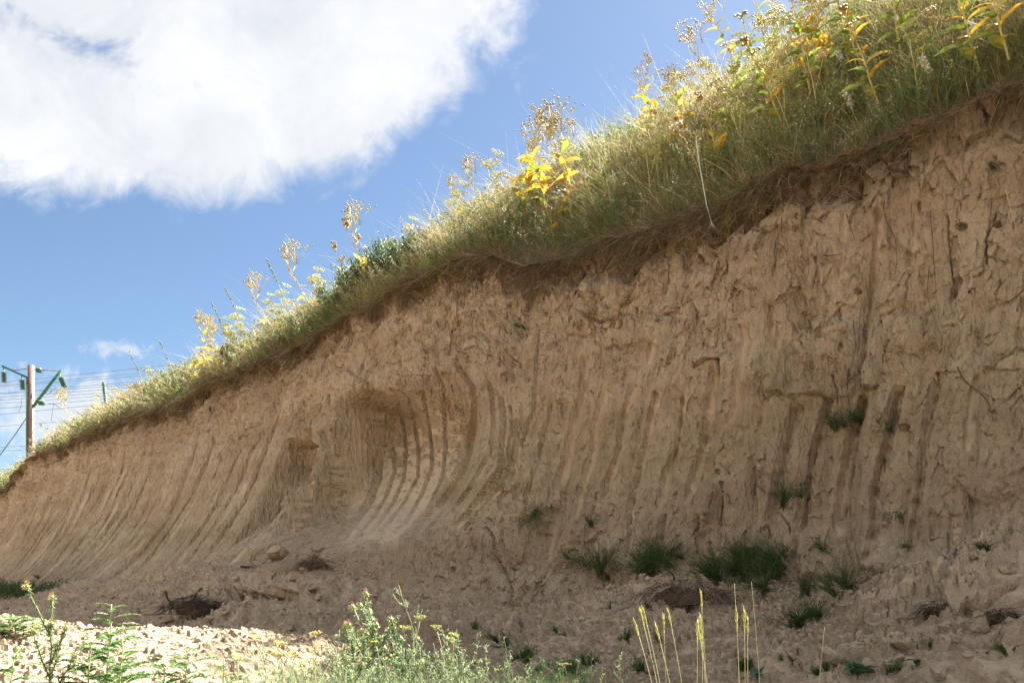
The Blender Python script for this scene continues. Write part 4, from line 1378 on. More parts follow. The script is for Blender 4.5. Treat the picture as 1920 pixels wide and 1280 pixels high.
def hanging_stalk():
    p0, p1 = hit(1308, 300)[0], hit(1338, 432)[0]
    Y = min(p0.y, p1.y) - .18
    q = lambda x, y: np.array([(x - 960) / FPX * Y, Y, ZC + (HY - y) / FPX * Y])
    o = q(1305, 262)
    t = thing('dead_stalk', 'bleached thin stalk hanging root-down over the turf edge', 'plant', tuple(o))
    a = Acc(); a.tube(np.array([q(1305, 262), q(1310, 300), q(1318, 345), q(1325, 385), q(1336, 425)]) - o, .006, .004, (.42, .47, .43), 5)
    a.build('stem', STEMM, t, True)
    b = Acc()
    for k in range(7):
        e = q(1336 + rng.normal() * 9, 428 + rng.uniform(0, 12))
        b.tube(np.array([q(1334, 415), (q(1335, 420) + e) / 2, e]) - o, .002, .001, (.30, .27, .22), 4)
    b.build('rootlet', STEMM, t)


hanging_stalk()


def root_clump(label, px, py, wpx, hpx, n, cols, arch=True, name='root_tangle', clod=True):
    """a torn-out ball of roots and twigs: arching woody roots over a dark clod"""
    loc, nor = hit(px, py)
    k = loc.y / FPX
    W, H = wpx * k / 2, hpx * k * .68
    t = thing(name, label, 'roots', tuple(loc), 0, 'dead root tangles fallen from the turf')
    if clod:
        a = Acc()
        u = np.linspace(0, 2 * math.pi, 33)[None]; v = np.linspace(0, math.pi / 1.7, 14)[:, None]
        rr = 1 + .30 * fbm(np.cos(u) * 2.2 + v * 2, np.sin(u) * 2.2 + v, 4, int(px)) + .10 * chips(np.cos(u) * 5 + v * 3, np.sin(u) * 5, int(px))[0]
        P = np.stack([np.sin(v) * np.cos(u) * W * .5 * rr, np.sin(v) * np.sin(u) * W * .45 * rr, np.cos(v) * H * .55 * rr - .02], -1)
        a.surf(P, (.11, .078, .052))
        a.build('soil_clod', ROOTM, t)
    for nm, m, r0 in (('thick_root', max(6, n // 7), .006), ('fine_roots', n * 3, .0018)):
        a = Acc()
        for i in range(m):
            u_ = rng.uniform(-1, 1)
            b = np.array([u_ * W * .75, -abs(rng.normal()) * W * .22 - W * .1, H * (1 - u_ * u_ * .7) * rng.uniform(.15, .85)])
            lie = rng.uniform() < .5
            d = unit((rng.normal() * 1.2, rng.normal() * .35 - .25, rng.normal() * .25 if lie else -rng.uniform(.2, 1)))
            L = (W * rng.uniform(.25, .8)) if lie else H * rng.uniform(.5, 1.6)
            P = curve(b, d, L, (rng.normal() * .5, rng.normal() * .2, -rng.uniform(0, .7)), 8, L * .035)
            P[:, 2] = np.maximum(P[:, 2], -H * .25)
            a.tube(P, r0 * rng.uniform(.5, 1.5), r0 * .35, cols[rng.integers(len(cols))], 4 if nm[0] == 't' else 3)
        o = a.build(nm, ROOTM, t)
        if nm[0] == 'f': o['kind'] = 'stuff'
    return t


DK = [(.085, .06, .045), (.14, .10, .07), (.05, .038, .03)]
root_clump('big dead root tangle under the pair of dense green tufts', 1275, 1120, 190, 62, 90, DK + [(.26, .21, .16)])
root_clump('black twiggy root heap lying in the hollow at the left foot of the bank', 370, 1142, 140, 50, 100, [(.03, .025, .022), (.06, .045, .035), (.09, .07, .055)])
root_clump('fibrous brown root ball on the heap below the bucket scoop', 588, 1062, 66, 42, 90, [(.20, .145, .10), (.12, .085, .06)])
root_clump('fallen sod with dangling roots on the talus at right', 1755, 1150, 110, 46, 60, DK + [(.25, .20, .15)])
root_clump('small fallen sod with hairlike roots near the right edge', 1870, 1160, 80, 40, 60, DK + [(.25, .20, .15)])
root_clump('matted root hank hanging under the turf in the middle of the rim', 1062, 505, 50, 40, 70, [(.22, .17, .13), (.14, .10, .07)], True, 'root_hank', False)
root_clump('ragged sod lump hanging at the rim left of the scoop', 545, 650, 70, 40, 80, [(.13, .09, .06), (.2, .15, .1)], True, 'root_hank', True)


# ------------------------------------------------------------------ clods
def clod(label, px, py, wpx, hpx, seed, turn=0.0, cols=None, flat=.8, sink=.25):
    loc, nor = hit(px, py)
    k = loc.y / FPX
    W, H = wpx * k / 2, hpx * k / 2
    u = np.linspace(0, 2 * math.pi, 37)[None]; v = np.linspace(0.02, math.pi - .02, 19)[:, None]
    cx, cy, cz = np.sin(v) * np.cos(u), np.sin(v) * np.sin(u), np.cos(v) + 0 * u
    # cut by a few random planes so that it breaks like dry earth
    r = np.full(cx.shape, 1.0)
    rg = np.random.default_rng(seed)
    for _ in range(15):
        d = unit(rg.normal(size=3)); h = rg.uniform(.48, .9)
        dot = cx * d[0] + cy * d[1] + cz * d[2]
        r = np.minimum(r, np.where(dot > .05, h / np.maximum(dot, .05), 9))
    r = r * (1 + .07 * fbm(cx * 2.5 + cz * 1.7 + seed, cy * 2.5 + cz, 4, seed)) 
    c1, e1 = chips(cx * 3 + cz * 2, cy * 3 + cz * 1.3, seed, .5)
    r = r + .05 * c1 * (np.sin(v) ** .5)
    r[:, -1] = r[:, 0]
    P = np.stack([cx * r * W, cy * r * W * flat, cz * r * H], -1)
    n = 19 * 37
    ob = grid_object('clod', P, SOIL, {'smoothed': cx * 0, 'topsoil': cx * 0 + .0, 'loose': cx * 0 + .5}, flat=True)
    ob.location = loc + Vector((0, 0, H * (1 - 2 * sink)))
    ob.rotation_euler = (rg.uniform(-.2, .2), turn, rg.uniform(0, 6))
    tag(ob, label, 'clod', 'clods of earth fallen from the bank')
    return ob


for i, a in enumerate([
    ('long angular clod at the left of the heap below the scoop', 528, 1048, 66, 34), ('flat clod in the middle of the heap below the scoop', 580, 1104, 56, 22),
    ('small round clod just under the fibrous root ball', 568, 1072, 20, 16), ('small clod at the right end of the heap below the scoop', 620, 1066, 16, 12),
    ('clod lying left of the flat one in the heap', 508, 1098, 24, 16), ('pale clod at the edge of the hollow beneath the black root heap', 315, 1165, 26, 14),
    ('clod at the right end of the black root heap', 425, 1152, 22, 14), ('clod on the rim of the hollow right of the black root heap', 400, 1162, 32, 16),
    ('smooth pinkish clod at the left margin on the sunlit mound', 5, 1185, 44, 34), ('small clod on the crest of the sunlit mound', 72, 1180, 18, 12),
    ('reddish clod half buried in the sunlit mound', 298, 1236, 26, 18), ('flat slab of pale earth on the crest of the mound', 168, 1180, 30, 9),
    ('long tilted clod in the middle of the talus at right', 1690, 1215, 56, 26), ('angular clod beneath the long tilted one', 1685, 1240, 34, 22),
    ('big lumpy clod on the lower right talus', 1555, 1238, 60, 40), ('brown block of earth cut by the bottom edge at right', 1765, 1268, 66, 44),
    ('angular fallen block beside the sod on the right talus', 1838, 1178, 56, 40), ('pebble-like clod on the right talus', 1815, 1232, 26, 16),
    ('rounded clod at the top of the talus near the right edge', 1826, 1048, 26, 20), ('small clod right under the fallen sod', 1795, 1200, 30, 18),
    ('small round clod on the bank right of the drooping tuft', 1790, 987, 14, 12), ('small clod in the groove foot left of the drooping tuft', 1617, 947, 14, 12),
    ('clod caught low in the middle of the bank', 1000, 1068, 24, 18), ('dark clod at the foot of the scoop', 905, 1090, 20, 12),
    ('clod on the slope between the scoop and the thistle', 800, 1120, 18, 10), ('tilted clod on the slope below the scoop', 850, 1062, 22, 14),
    ('clod beside the fallen yellow leaf', 700, 1118, 20, 11), ('clod at the far left foot of the bank', 55, 1098, 22, 18),
    ('dark clod on the left shoulder of the heap below the scoop', 478, 1110, 22, 14), ('blocky clod in front of the flat one in the heap', 598, 1122, 26, 15),
    ('small clod between the fibrous root ball and the flat clod', 548, 1088, 18, 12), ('jagged clod low on the heap, right of the black root heap', 462, 1134, 24, 13),
    ('wedge of earth at the top of the right talus', 1885, 1075, 34, 22),
]):
    clod(*a, seed=300 + i, turn=rng.uniform(-.4, .4))


def rubble():
    """crumbled earth on the talus and the ground"""
    a = Acc()
    n = 9000
    px = rng.uniform(-40, 1960, n); 
    P = []
    # on the apron of the bank
    I, J = BP.shape[:2]
    j0 = J - 155
    vis = np.where((to_px(BP[:, -80])[0] > -60) & (to_px(BP[:, -80])[0] < 2000) & (BP[:, -80, 1] > 1))[0]
    ii = rng.choice(vis, n); jj = rng.integers(j0, J - 4, n)
    P = BP[ii, jj] + rng.normal(size=(n, 3)) * [.01, .01, .004]
    far = np.clip(P[:, 1] / 7, .7, 2)
    cl = sstep(fbm(P[:, 0] * 1.5, P[:, 1] * 1.5 + P[:, 2] * 2, 3, 301), -.1, .4)
    r = rng.uniform(.005, .017, n) * far * (.5 + cl) * np.where(rng.uniform(size=n) < .08, 2.0, 1)
    add_stones(a, P, r)
    n2 = 3800
    x, y = rng.uniform(-6, 5, n2), rng.uniform(2.2, 9, n2)
    m = (np.abs(x) / y < .72) & (x + y < WC - 1.6)
    x, y = x[m], y[m]
    z = ground_z(x, y) + .015
    r = rng.uniform(.005, .018, len(x)) * np.where(rng.uniform(size=len(x)) < .08, 2.2, 1)
    add_stones(a, np.stack([x, y, z], 1), r)
    ob = a.build('rubble', RUBM)
    tag(ob, 'crumbs of dry earth scattered over the talus and ground', 'rubble', kind='stuff')


def add_stones(a, P, r):
    n = len(P)
    O = np.array([[1, 0, 0], [.3, .9, .1], [-.8, .5, 0], [-.7, -.6, .1], [.3, -1, 0], [.2, .1, .8], [-.3, -.1, .75], [0, 0, -.7]], float)
    V = P[:, None] + (O[None] * rng.uniform(.6, 1.3, (n, 8, 3))) * r[:, None, None]
    ang = rng.uniform(0, 6.28, n); c, s = np.cos(ang)[:, None], np.sin(ang)[:, None]
    D = V - P[:, None]
    V = np.stack([D[..., 0] * c - D[..., 1] * s, D[..., 0] * s + D[..., 1] * c, D[..., 2]], -1) + P[:, None]
    fb = np.array([[0, 1, 5], [1, 2, 6], [1, 6, 5], [2, 3, 6], [3, 4, 6], [4, 5, 6], [4, 0, 5], [1, 0, 7], [2, 1, 7], [3, 2, 7], [4, 3, 7], [0, 4, 7]])
    F = (np.arange(n) * 8)[:, None, None] + fb[None]
    C = np.repeat(jig((.40, .315, .235), n, .12)[:, None], 8, 1).reshape(-1, 3)
    a._put(V.reshape(-1, 3), C, None, F.reshape(-1, 3))


RUBM = tint_material('crumbled_earth', 0, .95, .3, 40.0, bump=.01, spec=.1)
rubble()


# ------------------------------------------------------------------ foreground plants
def px_height(loc, top_py):
    return ZC + (HY - top_py) / FPX * loc.y - loc.z


def fern_like(px, Y, top, n_fr, label, spread=.9, col=(.085, .15, .045), L0=.10):
    """a herb with feathery pinnate leaves like a young acacia"""
    loc = spot(px, Y)
    h = px_height(loc, top)
    t = thing('feathery_plant', label, 'plant', tuple(loc), 0, 'feathery green plants in the foreground')
    st = Acc()
    P = curve((0, 0, 0), unit((.03, 0, 1)), h, (0, 0, 0), 10, .004)
    st.tube(P, .004, .002, (.30, .36, .14), 4, (.42, .45, .22))
    st.build('stem', STEMM, t)
    for k in range(n_fr):
        tt = (k + .5) / n_fr * .97 + .03
        p = P[min(int(tt * 9), 8)] * (1 - (tt * 9) % 1) + P[min(int(tt * 9) + 1, 9)] * ((tt * 9) % 1)
        a_ = k * 2.4 + rng.uniform(-.3, .3)
        L = L0 * 1.7 * rng.uniform(.8, 1.25) * spread * (1.15 - .75 * tt)
        d = unit((math.cos(a_), math.sin(a_), .55))
        F = curve(p, d, L, (0, 0, -.35), 9)
        a = Acc(); a.tube(F, .0014, .0008, (.30, .36, .14), 4)
        m = 21
        i = np.linspace(.5, 7.9, m); i0 = i.astype(int); f = (i - i0)[:, None]
        b = F[i0] * (1 - f) + F[i0 + 1] * f
        tan = unit(F[i0 + 1] - F[i0]); sd_ = unit(np.cross(tan, [0, 0, 1]))
        ll = L * .20 * np.sin(np.linspace(.35, 2.9, m))
        tip_tone = .75 + .5 * tt  # fronds get a paler green from foot to tip
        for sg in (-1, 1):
            a.leaves(b, unit(sd_ * sg + tan * .35), ll, ll * .42, jig(np.array(col) * tip_tone, m, .2), .1)
        a.build('frond', LEAFM, t)


fern_like(193, 3.3, 1128, 34, 'tallest feathery plant on the sunlit mound, its tip above the crest', 1.25)
fern_like(165, 3.1, 1185, 26, 'bushy feathery plant left against the tallest feathery one', 1.2)
fern_like(225, 3.0, 1190, 26, 'bushy feathery plant right against the tallest feathery one', 1.2)
fern_like(28, 4.3, 1150, 22, 'pale feathery plant beside the smooth pinkish clod at the left margin', 1.3, (.17, .24, .10))
fern_like(350, 2.9, 1222, 20, 'low feathery plant on the right shoulder of the mound', 1.2, (.11, .17, .06))
fern_like(410, 2.8, 1240, 18, 'lowest feathery plant beside the wispy pale stems', 1.1, (.11, .17, .06))
fern_like(20, 2.8, 1215, 20, 'feathery plant in the bottom left corner', 1.2)
fern_like(300, 2.8, 1240, 18, 'feathery plant at the bottom edge between the two low ones', 1.1)


def thistle(px, Y, top, n_br, label, budc, col=(.20, .26, .14), spread=1.0):
    loc = spot(px, Y)
    h = px_height(loc, top)
    t = thing('thistle', label, 'thistle', tuple(loc), 0)
    st = Acc(); P = curve((0, 0, 0), unit((0, 0, 1)), h, (.02, 0, 0), 9, .004)
    st.tube(P, .006, .003, col, 5)
    tips = [P[-1]]; lines = [P]
    for k in range(n_br):
        p = P[2 + k % 6]; a_ = k * 2.1 + rng.uniform(-.4, .4)
        d = unit((math.cos(a_) * .7 * spread, math.sin(a_) * .5, 1))
        Q = curve(p, d, h * rng.uniform(.25, .5), (0, 0, .15), 6, .003)
        st.tube(Q, .004, .0025, col, 4); tips.append(Q[-1]); lines.append(Q)
    st.build('stem', STEMM, t)
    sp = Acc()
    for Q in lines:
        m = 70
        i = rng.uniform(0, len(Q) - 1.01, m); i0 = i.astype(int); f = (i - i0)[:, None]
        b = Q[i0] * (1 - f) + Q[i0 + 1] * f
        sp.leaves(b, unit(rng.normal(size=(m, 3)) + [0, 0, .4]), rng.uniform(.012, .032, m), rng.uniform(.004, .009, m), jig(col, m, .3))
    sp.build('spiny_leaves', LEAFM, t)
    for q in tips:
        b = Acc()
        b.balls([q], .012, (.28, .30, .12), 1.2)
        m = 26
        dd = unit(rng.normal(size=(m, 3)))
        b.leaves(q + dd * .008, unit(dd + [0, 0, .3]), np.full(m, .012), np.full(m, .004), jig((.42, .42, .18), m, .2))
        bo = b.build('bud', STEMM, t)
        if budc is not None:
            c = Acc(); m = 14
            dd = unit(rng.normal(size=(m, 3)) * [.5, .5, .2] + [0, 0, 1])
            c.leaves(q + [0, 0, .010] + dd * .002, dd, np.full(m, .014), np.full(m, .003), jig(budc, m, .2))
            c.build('petals', LEAFM, bo)


thistle(692, 3.1, 1160, 12, 'spiny thistle with pink-tipped buds rising from the pale wispy stems', (.26, .09, .13))
thistle(655, 3.2, 1192, 7, 'smaller thistle close against the left of the pink-budded one', (.45, .28, .12), (.14, .20, .09))
thistle(745, 3.1, 1200, 7, 'smaller dark thistle close against the right of the pink-budded one', None, (.10, .15, .07))
thistle(90, 3.0, 1172, 6, 'thin spiny thistle with orange buds on the left of the sunlit mound', (.34, .22, .08), (.14, .18, .08), .8)


def wispy(px, Y, top, n, label, col, grp='wispy pale green plants in the foreground'):
    loc = spot(px, Y)
    h = px_height(loc, top)
    t = thing('wispy_plant', label, 'plant', tuple(loc), 0, grp)
    st, lf = Acc(), Acc()
    for k in range(n):
        b = np.array([rng.normal() * .05, rng.normal() * .05, -.01])
        d = unit((rng.normal() * .20, rng.normal() * .15, 1))
        hh = h * rng.uniform(.5, 1.0) if k else h
        P = curve(b, d, hh, (rng.normal() * .08, 0, 0), 9, .004)
        c = np.array(col) * rng.uniform(.8, 1.2)
        st.tube(P, .0022, .001, c, 4)
        for j in range(12):
            i = rng.integers(1, 8); p = P[i] + (P[i + 1] - P[i]) * rng.uniform()
            dd = unit((rng.normal() * .7, rng.normal() * .6, .9))
            Q = curve(p, dd, hh * rng.uniform(.08, .26) * (1.1 - i / 10), (0, 0, .2), 4, .002)
            st.tube(Q, .0013, .0008, c, 4)
            m = 6
            ii = rng.uniform(0, 2.99, m); i0 = ii.astype(int); f = (ii - i0)[:, None]
            lf.leaves(Q[i0] * (1 - f) + Q[i0 + 1] * f, unit(rng.normal(size=(m, 3)) + [0, 0, .5]), rng.uniform(.008, .018, m), rng.uniform(.002, .004, m), jig(c, m, .2))
    st.build('stem', GRASS, t)
    lf.build('leaves', LEAFM, t)


PG = (.27, .33, .17)
for a in [
    (560, 2.9, 1200, 9, 'wispy pale plant leftmost of the pale thicket, under the yellow umbels', PG), (600, 2.7, 1185, 12, 'wispy pale plant below and left of the thistle', PG),
    (640, 2.6, 1195, 12, 'dense wispy plant directly under the smaller left thistle', PG), (680, 2.6, 1205, 12, 'wispy plant under the pink-budded thistle', PG),
    (730, 2.6, 1190, 12, 'wispy plant right under the dark thistle', PG), (775, 2.7, 1150, 11, 'tall wispy plant just right of the thistles', PG),
    (803, 2.8, 1104, 7, 'tallest wispy stalk of the pale thicket', PG), (835, 2.7, 1175, 12, 'wispy plant right of the tallest stalk', PG),
    (880, 2.7, 1205, 10, 'wispy plant towards the right end of the pale thicket', PG), (925, 2.8, 1190, 7, 'thin wispy plant at the right end of the pale thicket', PG),
    (965, 3.0, 1235, 7, 'short wispy plant past the right end of the thicket', (.24, .32, .13)), (500, 2.7, 1245, 8, 'short wispy plant on the edge of the sunlit mound', PG),
    (440, 2.8, 1262, 7, 'lowest wispy plant left of the yellow umbels', PG), (1115, 2.9, 1215, 5, 'lone wispy plant left of the barley ears', (.36, .42, .20)),
    (1020, 3.2, 1225, 8, 'darker wispy plant between thicket and barley', (.14, .22, .08)), (1060, 3.4, 1235, 8, 'dark green wispy plant left of the lone pale one', (.12, .2, .07)),
]:
    wispy(*a)


def yarrow(px, Y, top, label, n, col):
    loc = spot(px, Y)
    h = px_height(loc, top)
    t = thing('yellow_umbel_plant', label, 'plant', tuple(loc), 0, 'yellow umbel plants in the foreground')
    st = Acc()
    tips = []
    for k in range(n):
        d = unit((rng.normal() * .28, rng.normal() * .1, 1))
        P = curve((rng.normal() * .01, 0, 0), d, h * (1 if k == 0 else rng.uniform(.7, .97)), (0, 0, .0), 6, .003)
        st.tube(P, .0024, .0016, (.40, .30, .16), 4); tips.append(P[-1])
    st.build('stem', STEMM, t)
    for q in tips:
        u = Acc(); m = 50
        r = np.sqrt(rng.uniform(size=m)) * .026; a_ = rng.uniform(0, 6.28, m)
        c = np.stack([np.cos(a_) * r, np.sin(a_) * r * .8, .012 + rng.normal(size=m) * .002 - r * .1], 1)
        for j in range(0, m, 6):
            u.tube([[0, 0, -.012], c[j] * [.5, .5, .3], c[j]], .0009, .0008, (.40, .36, .16), 4)
        u.balls(c, rng.uniform(.0022, .0036, m), jig(col, m, .25), .7)
        o = u.build('umbel', STEMM, t); o.location = q; o.rotation_euler = (rng.normal() * .15, rng.normal() * .2, 0)


yarrow(528, 3.0, 1190, 'yellow umbel plant with three flat heads left of the thistle', 4, (.62, .50, .14))
yarrow(590, 3.0, 1188, 'yellow umbel plant right beside the red fleck', 4, (.62, .52, .16))
yarrow(690, 3.1, 1205, 'yellow umbels in front of the pink-budded thistle', 3, (.52, .50, .06))
yarrow(760, 3.2, 1160, 'dull yellow umbels behind the tall wispy plant', 3, (.38, .36, .07))
yarrow(850, 3.3, 1172, 'olive umbels right of the tallest wispy stalk', 3, (.33, .32, .07))
yarrow(1070, 3.0, 1250, 'olive umbels at the bottom edge left of the barley', 3, (.42, .38, .14))
yarrow(445, 3.3, 1230, 'small yellow umbels low on the sunlit mound', 3, (.60, .52, .16))
yarrow(545, 3.2, 1225, 'low yellow umbel by the red fleck', 2, (.60, .50, .14))


def barley(px, py0, tx, ty, Y, lab, awn=True, ear=True):
    Y = Y - .35
    """one stalk with a bristly ear, from where its foot shows to its tip"""
    lo = spot(px, Y)
    tip = np.array([(tx - 960) / FPX * Y, Y, ZC + (HY - ty) / FPX * Y])
    t = thing('barley_stalk', lab, 'grass stalk', tuple(lo), 0, 'barley stalks in the foreground')
    tip = tip - np.array(lo)
    n = 12
    tt = np.linspace(0, 1, n)[:, None]
    P = tip * tt + np.array([0, 0, 1]) * 0 + np.stack([-.12 * tip[0] * np.sin(tt[:, 0] * math.pi), 0 * tt[:, 0], .0 * tt[:, 0]], 1)
    el = .055 if ear else 0
    L = np.linalg.norm(tip); cut = 1 - el / L
    body = P[: max(2, int(cut * n)) + 1]
    a = Acc(); a.tube(body, .0010, .0008, (.30, .34, .12), 4, (.50, .48, .26)); a.build('stem', STEMM, t)
    if ear:
        q0 = body[-1]; d = unit(P[-1] - q0); m = 28
        k = np.linspace(0, 1, m)
        b = q0 + d * (k * el * .72)[:, None]
        sp = unit(d + unit(rng.normal(size=(m, 3))) * .17)
        e = Acc(); e.leaves(b, sp, np.full(m, .011), np.full(m, .0032), jig((.40, .42, .10), m, .2), .4)
        sp2 = unit(d + rng.normal(size=(m, 3)) * .10)
        e.ribbons(b, sp2, rng.uniform(.016, .028, m), np.full(m, .0008), rng.normal(size=(m, 3)) * .03, jig((.62, .58, .28), m, .15), 2)
        e.build('ear', LEAFM, t)


BY = -.35
for a in [
    (1255, 0, 1191, 1168, 2.4, 'barley stalk leaning left, leftmost ear of the foreground row'), (1258, 0, 1201, 1146, 2.45, 'barley stalk with a double-looking ear, second from the left'),
    (1262, 0, 1206, 1142, 2.5, 'barley stalk overlapping the second ear from the left'), (1253, 0, 1244, 1160, 2.5, 'upright barley ear third along the row'),
    (1285, 0, 1232, 1180, 2.4, 'barley ear drooping left below the upright one'), (1298, 0, 1254, 1149, 2.5, 'barley ear leaning left in the middle of the row'),
    (1330, 0, 1314, 1110, 2.6, 'tallest green barley ear standing by the root tangle'), (1306, 0, 1308, 1172, 2.4, 'upright short barley ear right of the middle'),
    (1345, 0, 1309, 1173, 2.45, 'barley ear bent sharply left beneath the tallest one'), (1330, 0, 1314, 1161, 2.5, 'small barley ear just below the tallest green one'),
    (1317, 0, 1317, 1205, 2.4, 'lowest upright barley ear of the row'), (1390, 0, 1381, 1148, 2.5, 'slim barley ear on the tall stalk at right'),
    (1398, 0, 1396, 1149, 2.5, 'barley ear close right of the slim one'), (1402, 0, 1402, 1166, 2.5, 'rightmost green barley ear'),
]:
    barley(*a)
barley(1392, 0, 1377, 1093, 2.55, 'bare pale grass stalk rising above the right barley ears', ear=False)
barley(1432, 0, 1409, 1090, 2.6, 'bare pale grass stalk farthest right', ear=False)
barley(1530, 0, 1546, 1175, 2.9, 'single yellow blade end on the right talus', ear=False)


def broadleaf(px, py, sz, label, n, col, name='broadleaf_plant'):
    loc, _ = hit(px, py)
    k = loc.y / FPX * sz
    t = thing(name, label, 'plant', tuple(loc), 0)
    st = Acc(); st.tube([[0, 0, -.01], [0, 0, k * .25], [.002, 0, k * .4]], .004, .002, col, 5); st.build('stem', STEMM, t)
    me = leaf_mesh(1.0, .62, .45, col, np.array(col) * 1.5, .15)
    for i in range(n):
        o = link('leaf', me, t); o.location = (0, 0, k * rng.uniform(.05, .3))
        o.rotation_euler = (R(rng.uniform(15, 60)), R(rng.uniform(-20, 20)), i * 2.4)
        o.scale = (k * rng.uniform(.45, .75),) * 3


broadleaf(1608, 1272, 62, 'broad dark green leaved plant at the bottom edge on the right', 8, (.055, .12, .06))
broadleaf(1718, 1248, 34, 'small broad-leaved seedling under the long tilted clod', 5, (.06, .12, .05))
broadleaf(1420, 1270, 36, 'bluish broad-leaved seedling at the bottom edge near the barley', 5, (.05, .12, .07))
broadleaf(1010, 1262, 30, 'little broad-leaved weed at the bottom edge between thicket and barley', 5, (.07, .14, .05))

for i, (x, y, sz, dn, lab) in enumerate([
    (1175, 1200, 34, 12, 'dark green weed left of the leaning barley ears'), (1110, 1250, 40, 18, 'leafy weed at the bottom edge left of the barley'), (1210, 1262, 34, 16, 'low dark weed at the feet of the barley'),
    (1390, 1262, 36, 16, 'low dark weed beneath the right barley ears'), (1530, 1265, 30, 12, 'low weed beside the big lumpy clod'), (980, 1240, 44, 20, 'green weed right of the wispy thicket'),
    (935, 1215, 34, 14, 'green weed behind the right end of the wispy thicket'), (890, 1180, 22, 8, 'small dark weed on the slope behind the thicket'), (1145, 1140, 20, 6, 'tiny weed on the slope left of the root tangle'),
    (1680, 1262, 30, 10, 'thin weed at the bottom edge right of the broad-leaved plant'), (1050, 1190, 22, 8, 'faint weed on the loose slope in the middle'), (1735, 1215, 24, 8, 'thin green weed below the fallen sod'),
    (1895, 1225, 34, 12, 'yellow-green weed at the right margin'), (1215, 1140, 18, 5, 'tiny sprig at the left foot of the root tangle'), (965, 1075, 14, 5, 'faint sprig by the long crack'),
    (1075, 1265, 44, 22, 'dense dark weed at the bottom edge, middle'), (1240, 1200, 24, 8, 'thin weed behind the leaning barley ears'), (1480, 1240, 22, 7, 'thin dark weed between barley and the broad-leaved plant')]):
    o = broom(x, y, sz, dn, lab, (0, .5), (.085, .15, .045))
    o.name = 'weed'; o['group'] = 'green weeds on the loose slope'


def far_patch():
    a = Acc(); n = 2600
    P = []
    for _ in range(n):
        pass
    x0 = hit(14, 1112, (bank,))[0]
    b = np.array(x0)[None] + rng.normal(size=(n, 3)) * [.95, .8, .0]
    b[:, 2] += .1 * rng.uniform(-1, 1, n)
    d = unit(np.stack([rng.normal(size=n) * .5, rng.normal(size=n) * .5, np.ones(n)], 1))
    a.ribbons(b, d, rng.uniform(.12, .34, n), np.full(n, .014), np.stack([rng.normal(size=n) * .3, rng.normal(size=n) * .3, -rng.uniform(0, .4, n)], 1), jig((.05, .10, .03), n, .4), 2)
    tag(a.build('grass_patch', GRASS), 'dark green grass patch at the far left foot of the bank', 'grass', kind='stuff')


far_patch()


def small_bits():
    # fallen yellow leaf
    loc, _ = hit(752, 1106)
    o = link('fallen_leaf', leaf_mesh(.11, .055, .3, YEL, ORA, .5)); o.location = loc + Vector((0, 0, .02)); o.rotation_euler = (R(60), R(30), R(40))
    tag(o, 'single yellow leaf standing on the bare slope below the scoop', 'leaf')
    # red fleck: a fallen petal
    loc = spot(556, 3.4)
    a = Acc()
    t = np.linspace(0, 1, 6)[:, None]; u = np.linspace(-1, 1, 5)[None]
    w = .016 * np.sin(math.pi * (t * .85 + .1)) ** .6
    P = np.stack([u * w, t * .034 + 0 * u, .008 * u ** 2 + .012 * t ** 2], -1)
    a.surf(P, (.30, .015, .03))
    o = a.build('petal', LEAFM, None, True)
    o.location = Vector((loc.x, loc.y, px_height(loc, 1234) + loc.z))
    o.location = hit(556, 1236)[0] + Vector((0, 0, .015)); o.rotation_euler = (R(50), 0, R(60)); o.scale = (.8,) * 3
    tag(o, 'crimson petal lying on the shaded ground left of the wispy thicket', 'petal')
    # leaning dry twig over the right talus
    for lab, pts, r, c in [('thin grey twig lying across the talus at the right edge', [(1852, 1224), (1872, 1190), (1892, 1148)], .006, (.22, .17, .14)),
                           ('long grey twig sticking out left of the root tangle', [(1110, 1170), (1150, 1145), (1190, 1130), (1225, 1120)], .006, (.22, .19, .17)),
                           ('brown dead root lying below the root tangle', [(1300, 1125), (1288, 1148), (1270, 1160)], .010, (.06, .045, .035)),
                           ('black hooked branch rising from the left root heap', [(310, 1110), (316, 1125), (326, 1140)], .014, (.03, .025, .02)),
                           ('black bent twig on top of the left root heap', [(362, 1128), (366, 1118), (376, 1102)], .014, (.03, .025, .02)),
                           ('dark stick on the heap below the scoop', [(505, 1096), (512, 1080), (520, 1072)], .010, (.07, .05, .04)),
                           ('crooked dark stick left of the heap below the scoop', [(452, 1062), (470, 1062), (488, 1072)], .010, (.07, .05, .04)),
                           ('pale curved straw on the right bottom slope', [(990, 1262), (1020, 1235), (1045, 1225)], .004, (.42, .38, .28))]:
        Pn = []
        for x, y in pts:
            l, _ = hit(x, y); Pn.append(np.array(l) + unit(np.array([0, 0, ZC]) - np.array(l)) * .03)
        Pn = np.array(Pn); a = Acc()
        tt = np.linspace(0, len(pts) - 1, 12); Q = np.stack([np.interp(tt, np.arange(len(pts)), Pn[:, k]) for k in range(3)], 1) + rng.normal(size=(12, 3)) * .006
        a.tube(Q - Pn[0], r, r * .4, c, 5)
        o = a.build('twig', ROOTM, None, True); o.location = Pn[0]
        tag(o, lab, 'twig', 'dead twigs on the ground')


small_bits()


